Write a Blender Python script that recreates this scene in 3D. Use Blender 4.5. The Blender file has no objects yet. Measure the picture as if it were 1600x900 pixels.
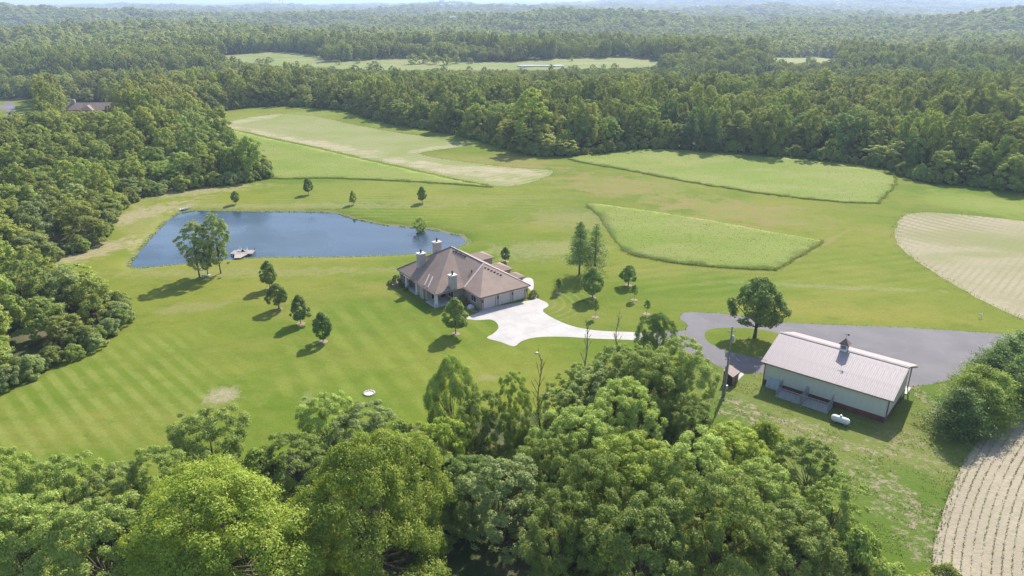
import bpy, bmesh, math, random
import numpy as np
from mathutils import Vector, Matrix
from mathutils.geometry import delaunay_2d_cdt

# ------------------------------------------------------------------ camera, sky, sun, exposure
scene = bpy.context.scene
CAM_H, F_PX, PITCH = 60.0, 1142.0, math.atan(448 / 1142)
cam_d = bpy.data.cameras.new('camera'); cam = bpy.data.objects.new('camera', cam_d)
scene.collection.objects.link(cam); scene.camera = cam
cam_d.sensor_width = 36.0; cam_d.lens = 36.0 * F_PX / 1600.0
cam_d.clip_start = 1.0; cam_d.clip_end = 120000.0
cam.location = (0, 0, CAM_H); cam.rotation_euler = (math.pi / 2 - PITCH, 0, 0)

SUN_AZ, SUN_EL = math.radians(26.0), math.radians(41.0)      # azimuth clockwise from +Y
world = bpy.data.worlds.new('World'); scene.world = world; world.use_nodes = True
wn = world.node_tree; bgn = wn.nodes['Background']
sky = wn.nodes.new('ShaderNodeTexSky'); sky.sky_type = 'NISHITA'; sky.sun_disc = False
sky.sun_elevation = SUN_EL; sky.sun_rotation = SUN_AZ; sky.air_density = 1.0; sky.dust_density = 1.2; sky.ozone_density = 1.5
wn.links.new(sky.outputs[0], bgn.inputs[0]); bgn.inputs[1].default_value = 0.15
sun_d = bpy.data.lights.new('sun', 'SUN'); sun_d.energy = 4.6; sun_d.angle = math.radians(0.55); sun_d.color = (1.0, 0.95, 0.87)
sun = bpy.data.objects.new('sun', sun_d); scene.collection.objects.link(sun)
sdir = Vector((math.sin(SUN_AZ) * math.cos(SUN_EL), math.cos(SUN_AZ) * math.cos(SUN_EL), math.sin(SUN_EL)))
sun.rotation_euler = sdir.to_track_quat('Z', 'Y').to_euler(); sun.location = (0, 0, 300)
vs = scene.view_settings; vs.view_transform = 'Standard'; vs.look = 'None'; vs.exposure = 0.92; vs.gamma = 1.0; vs.use_curve_mapping = False
scene.cycles.use_denoising = True; scene.cycles.denoising_prefilter = 'NONE'; scene.cycles.use_adaptive_sampling = False; scene.cycles.max_bounces = 8; scene.cycles.diffuse_bounces = 6; scene.cycles.transmission_bounces = 3
scene.cycles.glossy_bounces = 2; scene.cycles.volume_bounces = 0; scene.cycles.transparent_max_bounces = 4

rng = np.random.default_rng(11); random.seed(5)
COL = scene.collection

# ------------------------------------------------------------------ survey: points of the photograph carried to the land
CP, SP = math.cos(PITCH), math.sin(PITCH)
def ray(px, py):
    x = (px - 800) / F_PX; y = -(py - 450) / F_PX
    return (x, CP + y * SP, -SP + y * CP)
def flat(px, py, z=0.0):
    d = ray(px, py); t = (z - CAM_H) / d[2]; return (d[0] * t, d[1] * t)
def project(x, y, z):
    z = z - CAM_H; dep = y * CP - z * SP; up = y * SP + z * CP
    return 800 + F_PX * x / dep, 450 - F_PX * up / dep
def smooth(a, b, t):
    u = np.clip((np.asarray(t, float) - a) / (b - a), 0, 1); return u * u * (3 - 2 * u)
def catmull(pts, n=6, closed=True):
    P = [np.array(p, float) for p in pts]; L = len(P); out = []
    for i in range(L if closed else L - 1):
        g = (lambda k: P[k % L]) if closed else (lambda k: P[min(max(k, 0), L - 1)])
        a, b, c, d = g(i - 1), g(i), g(i + 1), g(i + 2)
        for k in range(n):
            t = k / n
            out.append(0.5 * ((2 * b) + (c - a) * t + (2 * a - 5 * b + 4 * c - d) * t * t + (3 * b - a - 3 * c + d) * t ** 3))
    if not closed: out.append(P[-1])
    return np.array(out)
def inside(poly, x, y):
    x = np.asarray(x, float); y = np.asarray(y, float); r = np.zeros(x.shape, bool)
    n = len(poly); j = n - 1
    for i in range(n):
        xi, yi = poly[i]; xj, yj = poly[j]
        if yi != yj:
            r ^= ((yi > y) != (yj > y)) & (x < (xj - xi) * (y - yi) / (yj - yi) + xi)
        j = i
    return r
def edge_dist(poly, x, y):
    x = np.asarray(x, float); y = np.asarray(y, float); d = np.full(x.shape, 1e9)
    n = len(poly)
    for i in range(n):
        ax, ay = poly[i - 1]; bx, by = poly[i]; dx, dy = bx - ax, by - ay; l2 = dx * dx + dy * dy + 1e-9
        t = np.clip(((x - ax) * dx + (y - ay) * dy) / l2, 0, 1)
        d = np.minimum(d, np.hypot(x - ax - t * dx, y - ay - t * dy))
    return d

WATER_Z = -0.55
pond_px = [(205, 417), (222, 388), (245, 362), (265, 343), (290, 331), (340, 330), (400, 331), (470, 331), (522, 333), (545, 340), (575, 347), (610, 353), (660, 357), (700, 364), (725, 372), (727, 381), (700, 391), (650, 397), (560, 401), (470, 402), (400, 403), (330, 408), (260, 415)]
POND = catmull([flat(x, y, WATER_Z) for x, y in pond_px], 4)
PB = (POND[:, 0].min() - 8, POND[:, 0].max() + 8, POND[:, 1].min() - 8, POND[:, 1].max() + 8)

def terrain(x, y):
    x = np.atleast_1d(np.asarray(x, float)); y = np.atleast_1d(np.asarray(y, float)); r = np.hypot(x, y)
    h = 0.7 * smooth(185, 300, y) * (1 - smooth(500, 700, r)) * (np.sin(x / 41 + 1.1) * np.cos(y / 52 + .4) + .5 * np.sin((x - y) / 23))
    h -= 15.0 * smooth(450, 545, y) * (1 - smooth(630, 735, y)) * (.75 + .25 * np.sin(x / 95))
    far = smooth(600, 1300, r)
    h += far * (9 * np.sin(x / 190 + 1.3) * np.cos(y / 150 + .6) + 8 * np.sin((x * .5 + y) / 130 + 2.0) + 3.5 * np.sin((x - .6 * y) / 83))
    h += smooth(1020, 1500, r) * (15 * np.sin(y / 150 + x / 620 + .5 + .8 * np.sin(x / 400)) + 8 * np.sin(x / 260 - y / 380) + 9 * np.sin((x * .4 + y) / 290 + 1.0) - 4)
    far2 = smooth(1800, 5200, r)
    h += far2 * (16 * np.sin(x / 900 + .4) * np.sin(y / 620 + 1.0) + 10 * np.sin((x + y) / 410) - 6)
    h += 62 * smooth(4200, 6500, y) * (1 - smooth(7000, 9500, y)) * smooth(-200, 1900, x) * (0.8 + .2 * np.sin(x / 700))
    h += 34 * smooth(9000, 15000, r) * (0.7 + 0.5 * np.sin(x / 2600 + 1) + .3 * np.sin(x / 1100))
    near = (x > PB[0]) & (x < PB[1]) & (y > PB[2]) & (y < PB[3])
    if near.any():
        d = edge_dist(POND, x[near], y[near]); ins = inside(POND, x[near], y[near])
        b = np.where(ins, WATER_Z - np.minimum(d * .45, 1.6), WATER_Z * (1 - smooth(0.1, 3.2, d)))
        hh = h[near]; h[near] = np.where(ins, b, hh + b)
    return h
def tz(x, y): return float(terrain(x, y)[0])
_ts = np.geomspace(40, 40000, 2600)
def ground(px, py):
    d = ray(px, py); X, Y, Z = d[0] * _ts, d[1] * _ts, CAM_H + d[2] * _ts
    if py > 330: return flat(px, py, 0.0)
    below = np.nonzero(Z < terrain(X, Y))[0]
    i = below[0] if len(below) else len(_ts) - 1
    a, b = (_ts[i - 1] if i else _ts[0]), _ts[i]
    for _ in range(18):
        m = (a + b) / 2
        if CAM_H + d[2] * m < tz(d[0] * m, d[1] * m): b = m
        else: a = m
    return (d[0] * b, d[1] * b)
def gpoly(pts, n=5): return catmull([ground(x, y) for x, y in pts], n) if n > 1 else np.array([ground(x, y) for x, y in pts])

_jr = np.random.default_rng(3)
def ragged(poly, step, amp):
    out_ = []
    for i in range(len(poly)):
        a, b = poly[i], poly[(i + 1) % len(poly)]; n = max(int(np.hypot(*(b - a)) / step), 1)
        for k in range(n): out_.append(a + (b - a) * k / n + _jr.normal(0, amp, 2) * (.6 if k else .3))
    return np.array(out_)
def weeds_on(poly, dens, spread_, keep=None):
    P = []
    for i in range(len(poly)):
        a, b = poly[i - 1], poly[i]; L = np.hypot(*(b - a)); n = _jr.poisson(L * dens)
        if keep is not None and not keep((a + b) / 2, b - a): continue
        P.append(a + (b - a) * _jr.random(n)[:, None] + _jr.normal(0, spread_, (n, 2)))
    return np.concatenate(P)

# ------------------------------------------------------------------ mesh helpers
class MB:
    def __init__(s): s.v = []; s.f = []
    def add(s, vs_, fs_):
        o = len(s.v); s.v += [tuple(p) for p in vs_]; s.f += [tuple(i + o for i in f) for f in fs_]; return s
    def box(s, x0, x1, y0, y1, z0, z1):
        return s.add([(x0, y0, z0), (x1, y0, z0), (x1, y1, z0), (x0, y1, z0), (x0, y0, z1), (x1, y0, z1), (x1, y1, z1), (x0, y1, z1)],
                     [(0, 3, 2, 1), (4, 5, 6, 7), (0, 1, 5, 4), (1, 2, 6, 5), (2, 3, 7, 6), (3, 0, 4, 7)])
    def tube(s, a, b, r0, r1=None, n=8):
        r1 = r0 if r1 is None else r1; a = Vector(a); b = Vector(b); d = (b - a).normalized()
        t = d.cross(Vector((0, 0, 1)) if abs(d.z) < .95 else Vector((1, 0, 0))).normalized(); w = d.cross(t)
        vs_ = []
        for c, r in ((a, r0), (b, r1)):
            for k in range(n):
                q = 2 * math.pi * k / n; vs_.append(c + t * (r * math.cos(q)) + w * (r * math.sin(q)))
        fs_ = [(k, (k + 1) % n, n + (k + 1) % n, n + k) for k in range(n)] + [tuple(range(n - 1, -1, -1)), tuple(range(n, 2 * n))]
        return s.add(vs_, fs_)
    def lathe(s, prof, n=14, c=(0, 0, 0), axis='z'):
        vs_ = []
        for r, z in prof:
            for k in range(n):
                q = 2 * math.pi * k / n; p = (r * math.cos(q), r * math.sin(q), z)
                if axis == 'x': p = (p[2], p[0], p[1])
                vs_.append((p[0] + c[0], p[1] + c[1], p[2] + c[2]))
        fs_ = []
        for i in range(len(prof) - 1):
            for k in range(n): fs_.append((i * n + k, i * n + (k + 1) % n, (i + 1) * n + (k + 1) % n, (i + 1) * n + k))
        fs_ += [tuple(range(n - 1, -1, -1)), tuple(range((len(prof) - 1) * n, len(prof) * n))]
        return s.add(vs_, fs_)
    def prism(s, poly, z0, z1):
        n = len(poly)
        return s.add([(p[0], p[1], z0) for p in poly] + [(p[0], p[1], z1) for p in poly],
                     [tuple(range(n - 1, -1, -1)), tuple(range(n, 2 * n))] + [(k, (k + 1) % n, n + (k + 1) % n, n + k) for k in range(n)])
    def build(s, name, m, parent=None, smooth_=False):
        me = bpy.data.meshes.new(name); me.from_pydata(s.v, [], s.f); me.update()
        bm = bmesh.new(); bm.from_mesh(me); bmesh.ops.recalc_face_normals(bm, faces=bm.faces); bm.to_mesh(me); bm.free()
        return link(name, me, m, parent, smooth_)
def link(name, me, m=None, parent=None, smooth_=False):
    if m is not None and not me.materials: me.materials.append(m)
    if smooth_: me.polygons.foreach_set('use_smooth', [True] * len(me.polygons))
    o = bpy.data.objects.new(name, me); COL.objects.link(o)
    if parent is not None: o.parent = parent
    return o
def np_mesh(name, v, faces):
    """v: Nx3 array, faces: Mxk array of equal-sized faces"""
    v = np.asarray(v, np.float32); faces = np.asarray(faces, np.int32); k = faces.shape[1]; me = bpy.data.meshes.new(name)
    me.vertices.add(len(v)); me.vertices.foreach_set('co', v.ravel())
    me.loops.add(faces.size); me.loops.foreach_set('vertex_index', faces.ravel())
    me.polygons.add(len(faces)); me.polygons.foreach_set('loop_start', np.arange(0, faces.size, k, dtype=np.int32))
    me.update(calc_edges=True); me.validate(); return me
def empty(name, loc, rz=0.0, label=None, cat=None, group=None):
    o = bpy.data.objects.new(name, None); COL.objects.link(o); o.location = loc; o.rotation_euler = (0, 0, rz); o.empty_display_size = .3
    return tag(o, label, cat, group) if label else o
def tag(o, label=None, cat=None, group=None, kind=None):
    if label: o['label'] = label
    if cat: o['category'] = cat
    if group: o['group'] = group
    if kind: o['kind'] = kind
    return o

# ------------------------------------------------------------------ materials
class NT:
    def __init__(s, name):
        s.m = bpy.data.materials.new(name); s.m.use_nodes = True; s.t = s.m.node_tree
        s.bsdf = s.t.nodes['Principled BSDF']; s.out = s.t.nodes['Material Output']; s._pos = None
    def n(s, typ, **kw):
        nd = s.t.nodes.new(typ)
        for k, v in kw.items(): setattr(nd, k, v)
        return nd
    def set(s, sock, v):
        if hasattr(v, 'is_linked') or isinstance(v, bpy.types.NodeSocket): s.t.links.new(v, sock)
        else:
            if isinstance(v, (tuple, list)) and len(v) == 3 and sock.type == 'RGBA': v = (*v, 1)
            sock.default_value = v
    def pos(s):
        if s._pos is None: s._pos = s.n('ShaderNodeNewGeometry').outputs['Position']
        return s._pos
    def objpos(s): return s.n('ShaderNodeTexCoord').outputs['Object']
    def math(s, op, a, b=0.0, c=None):
        nd = s.n('ShaderNodeMath', operation=op); s.set(nd.inputs[0], a); s.set(nd.inputs[1], b)
        if c is not None: s.set(nd.inputs[2], c)
        return nd.outputs[0]
    def noise(s, scale, detail=4, rough=.55, vec=None, sc=None, rot=0, dist=0):
        v = vec or s.pos()
        if sc or rot:
            mp = s.n('ShaderNodeMapping'); s.t.links.new(v, mp.inputs[0]); mp.inputs['Scale'].default_value = sc or (1, 1, 1); mp.inputs['Rotation'].default_value = (0, 0, rot); v = mp.outputs[0]
        nd = s.n('ShaderNodeTexNoise'); s.t.links.new(v, nd.inputs['Vector']); nd.inputs['Scale'].default_value = scale
        nd.inputs['Detail'].default_value = detail; nd.inputs['Roughness'].default_value = rough; nd.inputs['Distortion'].default_value = dist
        return nd.outputs['Fac']
    def ramp(s, f, lo, hi, a=0.0, b=1.0):
        nd = s.n('ShaderNodeMapRange'); nd.interpolation_type = 'SMOOTHSTEP'; s.set(nd.inputs[0], f)
        for i, v in enumerate((lo, hi, a, b)): nd.inputs[i + 1].default_value = v
        return nd.outputs[0]
    def mix(s, f, a, b, mode='MIX'):
        nd = s.n('ShaderNodeMix', data_type='RGBA', blend_type=mode); s.set(nd.inputs[0], f); s.set(nd.inputs[6], a); s.set(nd.inputs[7], b); return nd.outputs[2]
    def patch(s, cx, cy, rx, ry, rot=0.0, ns=.25, amt=.9):
        """soft ragged blotch round a place on the land"""
        mp = s.n('ShaderNodeMapping', vector_type='TEXTURE'); s.t.links.new(s.pos(), mp.inputs[0])
        mp.inputs['Location'].default_value = (cx, cy, 0); mp.inputs['Rotation'].default_value = (0, 0, rot); mp.inputs['Scale'].default_value = (rx, ry, 1e5)
        ln = s.n('ShaderNodeVectorMath', operation='LENGTH'); s.t.links.new(mp.outputs[0], ln.inputs[0])
        d = s.math('ADD', ln.outputs['Value'], s.math('MULTIPLY', s.math('SUBTRACT', s.noise(ns, 7, .72), .5), 3.2))
        return s.ramp(d, 1.05, .45, 0, amt)
    def wave(s, period, rot, dist=1.2, dscale=.05):
        mp = s.n('ShaderNodeMapping'); s.t.links.new(s.pos(), mp.inputs[0]); mp.inputs['Rotation'].default_value = (0, 0, rot)
        w = s.n('ShaderNodeTexWave', bands_direction='X'); s.t.links.new(mp.outputs[0], w.inputs['Vector'])
        w.inputs['Scale'].default_value = 2 * math.pi / (20 * period); w.inputs['Distortion'].default_value = dist; w.inputs['Detail'].default_value = 1; w.inputs['Detail Scale'].default_value = dscale
        return w.outputs['Fac']
    def band(s, p0, p1, w, ns=.2, amt=.9):
        a, b = flat(*p0), flat(*p1); L = math.hypot(b[0] - a[0], b[1] - a[1])
        return s.patch((a[0] + b[0]) / 2, (a[1] + b[1]) / 2, L / 2 * 1.15, w, math.atan2(b[1] - a[1], b[0] - a[0]), ns, amt)
    def rings(s, cx, cy, period):
        sb = s.n('ShaderNodeVectorMath', operation='SUBTRACT'); s.t.links.new(s.pos(), sb.inputs[0]); sb.inputs[1].default_value = (cx, cy, 0)
        ln = s.n('ShaderNodeVectorMath', operation='LENGTH'); s.t.links.new(sb.outputs[0], ln.inputs[0])
        return s.math('ADD', s.math('MULTIPLY', s.math('SINE', s.math('MULTIPLY', ln.outputs['Value'], 2 * math.pi / period)), .5), .5)
    def bump(s, f, strength, dist):
        nd = s.n('ShaderNodeBump'); s.set(nd.inputs['Height'], f); nd.inputs['Strength'].default_value = strength; nd.inputs['Distance'].default_value = dist
        s.t.links.new(nd.outputs[0], s.bsdf.inputs['Normal'])
    def done(s, col, rough=.8, spec=.3, metal=0.0):
        s.set(s.bsdf.inputs['Base Color'], col); s.set(s.bsdf.inputs['Roughness'], rough); s.bsdf.inputs['Specular IOR Level'].default_value = spec; s.bsdf.inputs['Metallic'].default_value = metal
        return s.m
def simple(name, c1, c2=None, scale=1.5, rough=.7, spec=.3, metal=0.0, obj=True, bump=None):
    t = NT(name); c2 = c2 or tuple(v * .75 for v in c1); p = t.objpos() if obj else None
    f = t.ramp(t.noise(scale, 5, .6, vec=p), .35, .68)
    if bump: t.bump(t.noise(bump[0], 4, .6, vec=p), bump[1], bump[2])
    return t.done(t.mix(f, c1, c2), rough, spec, metal)
# ------------------------------------------------------------------ ground materials
def m_lawn():
    t = NT('lawn_grass')
    c = t.mix(t.ramp(t.noise(.016, 4, .55), .38, .63), (0.0974, 0.1489, 0.0120), (0.1654, 0.1831, 0.0240))
    c = t.mix(t.ramp(t.noise(.055, 5, .65, sc=(.45, 1, 1), rot=.6), .42, .72, 0, .6), c, (0.2289, 0.2014, 0.0482))
    c = t.mix(t.ramp(t.noise(.22, 5, .7, sc=(.6, 1, 1), rot=-.4), .45, .75, 0, .5), c, (0.0812, 0.1196, 0.0111))
    def stripe(p0, p1): (ax, ay), (bx, by) = flat(*p0), flat(*p1); nx, ny = -(by - ay), bx - ax; return math.atan2(-ny, nx)
    lx_, ly_ = flat(170, 620); rx_, ry_ = flat(620, 560); fx_, fy_ = flat(1250, 430); qx_, qy_ = flat(60, 690)
    for p0, p1, per, m_, k_, col in [((190, 560), (330, 690), 2.6, (lx_, ly_, 30, 30), .68, (.2, .225, .05)), ((0, 690), (250, 665), 2.0, (qx_ - 12, qy_ - 8, 16, 8), .35, (.19, .215, .045)), ((560, 450), (700, 590), 4.4, (rx_, ry_, 34, 30), .55, (.19, .22, .04)), ((1000, 500), (1500, 440), 4.0, (fx_, fy_, 60, 24), .4, (.2, .22, .045)), ((500, 310), (700, 312), 3.2, (-40, 225, 70, 22), .5, (.2, .215, .05))]:
        c = t.mix(t.math('MULTIPLY', t.ramp(t.wave(per, stripe(p0, p1), 2.6, .09), .15, .9), t.math('MULTIPLY', t.patch(*m_, 0, .03, k_), t.ramp(t.noise(.14, 5, .7), .35, .6, .15, 1))), c, col)
    c = t.mix(t.ramp(t.noise(.5, 6, .75), .5, .8, 0, .4), c, (0.2414, 0.2063, 0.0675))
    hx, hy = 5.0, 144.0
    c = t.mix(t.math('MULTIPLY', t.ramp(t.rings(hx, hy, 1.9), .55, .95), t.patch(11.0, 143.0, 5, 11, -.2, .05, .5)), c, (.2, .225, .07))
    # drier, paler ground on the pond dam and by the old tracks
    for px, py, rx, ry, rot, k, col in [(300, 480, 9, 3.5, .3, .5, (0.244, 0.207, 0.104)), (347, 618, 3.4, 3.6, .2, .85, (0.340, 0.274, 0.192)), (230, 350, 9, 34, .55, .75, (0.222, 0.215, 0.074)),
                                        (110, 400, 8, 22, -.65, 1.0, (0.311, 0.252, 0.148)), (175, 345, 7, 34, -.55, 1.0, (0.296, 0.244, 0.141)), (270, 300, 30, 9, .4, .85, (0.281, 0.244, 0.133)), (440, 322, 70, 4, 0, .55, (0.252, 0.229, 0.111)),
                                        (700, 312, 60, 5, .1, .35, (0.222, 0.215, 0.081)), (850, 390, 20, 9, .2, .6, (0.252, 0.229, 0.111)), (900, 340, 18, 14, 0, .5, (0.222, 0.200, 0.096)), (400, 425, 45, 4, .04, .55, (0.244, 0.222, 0.096)),
                                        (1300, 448, 30, 1.6, -.12, .4, (0.266, 0.259, 0.148)), (1350, 492, 30, 5, -.1, .6, (0.222, 0.200, 0.037)), (1230, 480, 14, 4, .1, .45, (0.222, 0.200, 0.044)), (480, 625, 1.2, 4, .2, .4, (0.296, 0.244, 0.148)), (762, 590, 3, 1.6, 0, .5, (0.266, 0.222, 0.118))]:
        gx, gy = flat(px, py); c = t.mix(t.math('MULTIPLY', t.patch(gx, gy, rx, ry, rot, .3 if rx > 6 else .8, k), t.ramp(t.noise(.8, 6, .75), .36, .6, .45, 1)), c, col)
    c = t.mix(t.ramp(t.noise(.33, 6, .78, dist=1.0), .56, .72, 0, .5), c, (.17, .165, .055)); c = t.mix(t.ramp(t.noise(.19, 6, .75, rot=.9), .58, .74, 0, .55), c, (.062, .118, .014))
    # uncut meadow between and beside the hay fields
    hayc = t.mix(t.ramp(t.noise(.06, 5, .65), .4, .65), (.165, .205, .032), (.2, .225, .055))
    for p0, p1, w, k in [((300, 190), (560, 176), 14, .95), ((560, 178), (820, 238), 13, .95), ((1430, 308), (1700, 335), 16, 1.0), ((420, 290), (900, 290), 12, .35), ((950, 265), (1400, 290), 30, .3)]: c = t.mix(t.band(p0, p1, w, .06, k), c, hayc)
    redc = t.mix(t.ramp(t.noise(.16, 6, .7, sc=(.35, 1, 1), rot=-.3), .42, .62), (.175, .19, .04), (.235, .175, .07))
    for p0, p1, w, k in [((850, 277), (1080, 305), 16, 1.0), ((1000, 305), (1320, 355), 15, 1.0), ((680, 245), (860, 258), 9, .9), ((740, 258), (900, 268), 5, .9), ((1020, 327), (1280, 372), 2.2, .8), ((1215, 420), (1340, 352), 1.1, .9)]: c = t.mix(t.band(p0, p1, w, .12, k), c, redc)
    fine = t.noise(1.7, 6, .75)
    c = t.mix(t.ramp(fine, .3, .7, 0, .5), c, t.mix(.5, c, (.035, .06, .006)))
    t.bump(t.math('ADD', t.noise(3.0, 5, .75), t.noise(.4, 3)), .6, .12)
    return t.done(c, .95, .05)
def m_yard():
    t = NT('rough_yard_grass')
    c = t.mix(t.ramp(t.noise(.05, 4, .55), .38, .62), (.085, .135, .012), (.15, .17, .035))
    for px, py, rx, ry, rot, k in [(1190, 655, 9, 3.4, -.6, .95), (1160, 640, 4, 5, 0, .9), (1250, 665, 6, 2.4, -.6, .8), (1420, 700, 5, 8, .35, .75), (1385, 770, 5, 9, .2, .8), (1440, 620, 1.1, 9, -.12, .9), (1462, 640, 1.0, 9, -.1, .85),
                                   (1420, 790, 2.6, 12, .05, .7), (1445, 860, 2.5, 8, .1, .8), (1300, 690, 7, 2, -.5, .7), (1350, 700, 6, 1.6, -.5, .6)]:
        gx, gy = flat(px, py); c = t.mix(t.math('MULTIPLY', t.patch(gx, gy, rx, ry, rot, .4, k), t.ramp(t.noise(.9, 6, .72), .46, .62)), c, t.mix(t.noise(2.2, 4), (.34, .265, .195), (.26, .195, .125)))
    c = t.mix(t.ramp(t.noise(1.6, 6, .75), .3, .7, 0, .45), c, t.mix(.55, c, (.05, .08, .012)))
    t.bump(t.noise(2.4, 6, .75), .8, .2); return t.done(c, .9, .1)
def m_hay(name, a, b, c3, k):
    t = NT(name)
    c = t.mix(t.ramp(t.noise(.045, 4, .55, sc=(.6, 1, 1), rot=.4), .38, .64), a, b)
    c = t.mix(t.ramp(t.noise(.11, 6, .65, sc=(.35, 1, 1), rot=-.25), .45, .68, 0, k), c, c3)
    c = t.mix(t.ramp(t.noise(.9, 6, .78, sc=(.6, 1, 1)), .42, .72, 0, .5), c, t.mix(.5, c, (.07, .11, .02)))
    t.bump(t.noise(1.1, 6, .75), 1.0, .35); return t.done(c, .9, .1)
def m_soil(name, tan, green, gk, period, rot, dist):
    t = NT(name)
    c = t.mix(t.ramp(t.noise(.06, 5, .6), .38, .65), tan, tuple(v * .82 for v in tan))
    c = t.mix(t.ramp(t.noise(.035, 3, .5, sc=(.4, 1, 1), rot=rot), .42, .6, 0, gk), c, green)
    c = t.mix(t.math('MULTIPLY', t.ramp(t.wave(period, rot, dist, .02), .4, .95), t.ramp(t.noise(.09, 3), .35, .6, .1, .6)), c, green)
    c = t.mix(t.ramp(t.noise(1.4, 6, .75, sc=(.5, 1, 1), rot=rot), .4, .75, 0, .5), c, tuple(v * .6 for v in tan))
    t.bump(t.noise(1.3, 6, .7), .8, .2); return t.done(c, .95, .1)
def m_asphalt():
    t = NT('asphalt'); c = t.mix(t.ramp(t.noise(.12, 5, .6), .35, .68), (.118, .107, .113), (.148, .135, .139))
    c = t.mix(t.ramp(t.noise(.5, 6, .7, sc=(.25, 1, 1), rot=.25), .52, .75, 0, .4), c, (.19, .175, .17))
    c = t.mix(t.ramp(t.noise(6, 4, .7), .4, .7, 0, .25), c, (.1, .1, .1)); c = t.mix(t.ramp(t.noise(.07, 6, .75, dist=2.5), .56, .7, 0, .5), c, (.2, .185, .165)); c = t.mix(t.ramp(t.noise(.9, 6, .8, dist=4), .62, .66, 0, .4), c, (.06, .055, .055))
    t.bump(t.noise(9, 3), .3, .02); return t.done(c, .85, .25)
def m_concrete():
    t = NT('concrete'); c = t.mix(t.ramp(t.noise(.25, 5, .6), .35, .7), (.4, .37, .345), (.345, .315, .29))
    c = t.mix(t.ramp(t.noise(2.0, 5, .7), .45, .75, 0, .35), c, (.3, .275, .25)); c = t.mix(t.ramp(t.noise(.3, 4, .7, sc=(.3, 1, 1), rot=.5), .5, .75, 0, .4), c, (.27, .25, .235))
    br = t.n('ShaderNodeTexBrick'); mp = t.n('ShaderNodeMapping'); t.t.links.new(t.pos(), mp.inputs[0]); mp.inputs['Rotation'].default_value = (0, 0, -.61); t.t.links.new(mp.outputs[0], br.inputs['Vector']); br.offset = 0; br.inputs['Scale'].default_value = .25; br.inputs['Brick Width'].default_value = 1.0; br.inputs['Row Height'].default_value = 1.0; br.inputs['Mortar Size'].default_value = .012
    c = t.mix(t.math('MULTIPLY', br.outputs['Fac'], .45), c, (.2, .18, .16)); t.bump(t.noise(8, 3), .2, .01); return t.done(c, .8, .3)
def m_floor():
    t = NT('woodland_floor'); c = t.mix(t.ramp(t.noise(.12, 5, .6), .4, .66), (.06, .075, .022), (.13, .11, .065))
    c = t.mix(t.ramp(t.noise(.03, 4, .6), .45, .62, 0, .5), c, (.055, .09, .02)); t.bump(t.noise(1.5, 5, .7), .8, .2); return t.done(c, .95, .1)
MAT = {}
MAT['lawn'] = m_lawn(); MAT['yard'] = m_yard(); MAT['asphalt'] = m_asphalt(); MAT['concrete'] = m_concrete(); MAT['floor'] = m_floor()
MAT['hay'] = m_hay('hay_grass', (.148, .195, .024), (.178, .215, .04), (.21, .21, .06), .8)
MAT['hay_red'] = m_hay('ripening_hay', (.175, .195, .042), (.16, .19, .036), (.225, .165, .07), .75)
def m_stubble():
    t = NT('stubble_field'); c = t.mix(t.ramp(t.noise(.04, 5, .6, sc=(.5, 1, 1), rot=.7), .38, .64), (.175, .205, .055), (.21, .215, .08))
    tan = t.mix(t.ramp(t.noise(.25, 6, .7, sc=(.3, 1, 1), rot=.75), .4, .62), (.345, .295, .19), (.24, .225, .105))
    for p0, p1, w, k in [((350, 197), (620, 250), 9, .9), ((600, 247), (800, 284), 8, .95), ((700, 262), (850, 276), 9, .9), ((350, 196), (440, 180), 7, .7), ((640, 238), (730, 225), 5, .7)]: c = t.mix(t.band(p0, p1, w, .1, k), c, tan)
    c = t.mix(t.math('MULTIPLY', t.ramp(t.wave(3.4, .9, 2.5, .03), .5, .95), t.ramp(t.noise(.06, 3), .35, .6, .05, .4)), c, (.33, .29, .18))
    c = t.mix(t.ramp(t.noise(1.1, 6, .75), .4, .75, 0, .4), c, (.13, .13, .05)); t.bump(t.noise(1.3, 6, .7), .8, .2); return t.done(c, .95, .1)
MAT['stubble'] = m_stubble()
def m_tilled():
    t = NT('tilled_soil'); c = t.mix(t.ramp(t.noise(.05, 5, .6), .38, .65), (.31, .27, .175), (.25, .225, .125))
    c = t.mix(t.ramp(t.noise(.03, 4, .6, sc=(.4, 1, 1), rot=.5), .45, .62, 0, .95), c, (.185, .2, .065)); gx_, gy_ = flat(1640, 300)
    c = t.mix(t.math('MULTIPLY', t.ramp(t.rings(gx_, gy_, 3.3), .45, .8), t.patch(*flat(1450, 355), 26, 22, 0, .05, .8)), c, (.2, .18, .09))
    c = t.mix(t.math('MULTIPLY', t.ramp(t.wave(1.6, .75, 1.0, .03), .4, .9), t.ramp(t.noise(.06, 3), .38, .6, .1, .5)), c, (.22, .195, .1))
    c = t.mix(t.ramp(t.noise(1.2, 6, .75), .4, .75, 0, .5), c, (.17, .145, .09)); t.bump(t.noise(1.3, 6, .7), .8, .2); return t.done(c, .95, .1)
MAT['maize_soil'] = m_tilled()
MAT['row_soil'] = m_soil('row_crop_soil', (.37, .31, .225), (.29, .255, .165), .3, 1.0, .9, 1.0)
MAT['far_field'] = m_hay('far_pasture', (.15, .2, .04), (.21, .215, .075), (.27, .23, .12), .6)
t = NT('pond_bed'); MAT['bed'] = t.done(t.mix(t.noise(.3), (.05, .06, .03), (.08, .07, .04)))
def m_water():
    t = NT('pond_water'); c = t.mix(t.ramp(t.noise(.014, 4, .55, sc=(.5, 1, 1)), .4, .6), (.016, .036, .058), (.05, .078, .105))
    t.bump(t.math('ADD', t.noise(1.1, 3, .6, sc=(.5, 1, 1)), t.noise(.25, 2, .5)), .07, .08); t.bsdf.inputs['IOR'].default_value = 1.33
    return t.done(c, t.ramp(t.noise(.035, 3), .42, .58, .05, .3), .5)
MAT['water'] = m_water()

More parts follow.
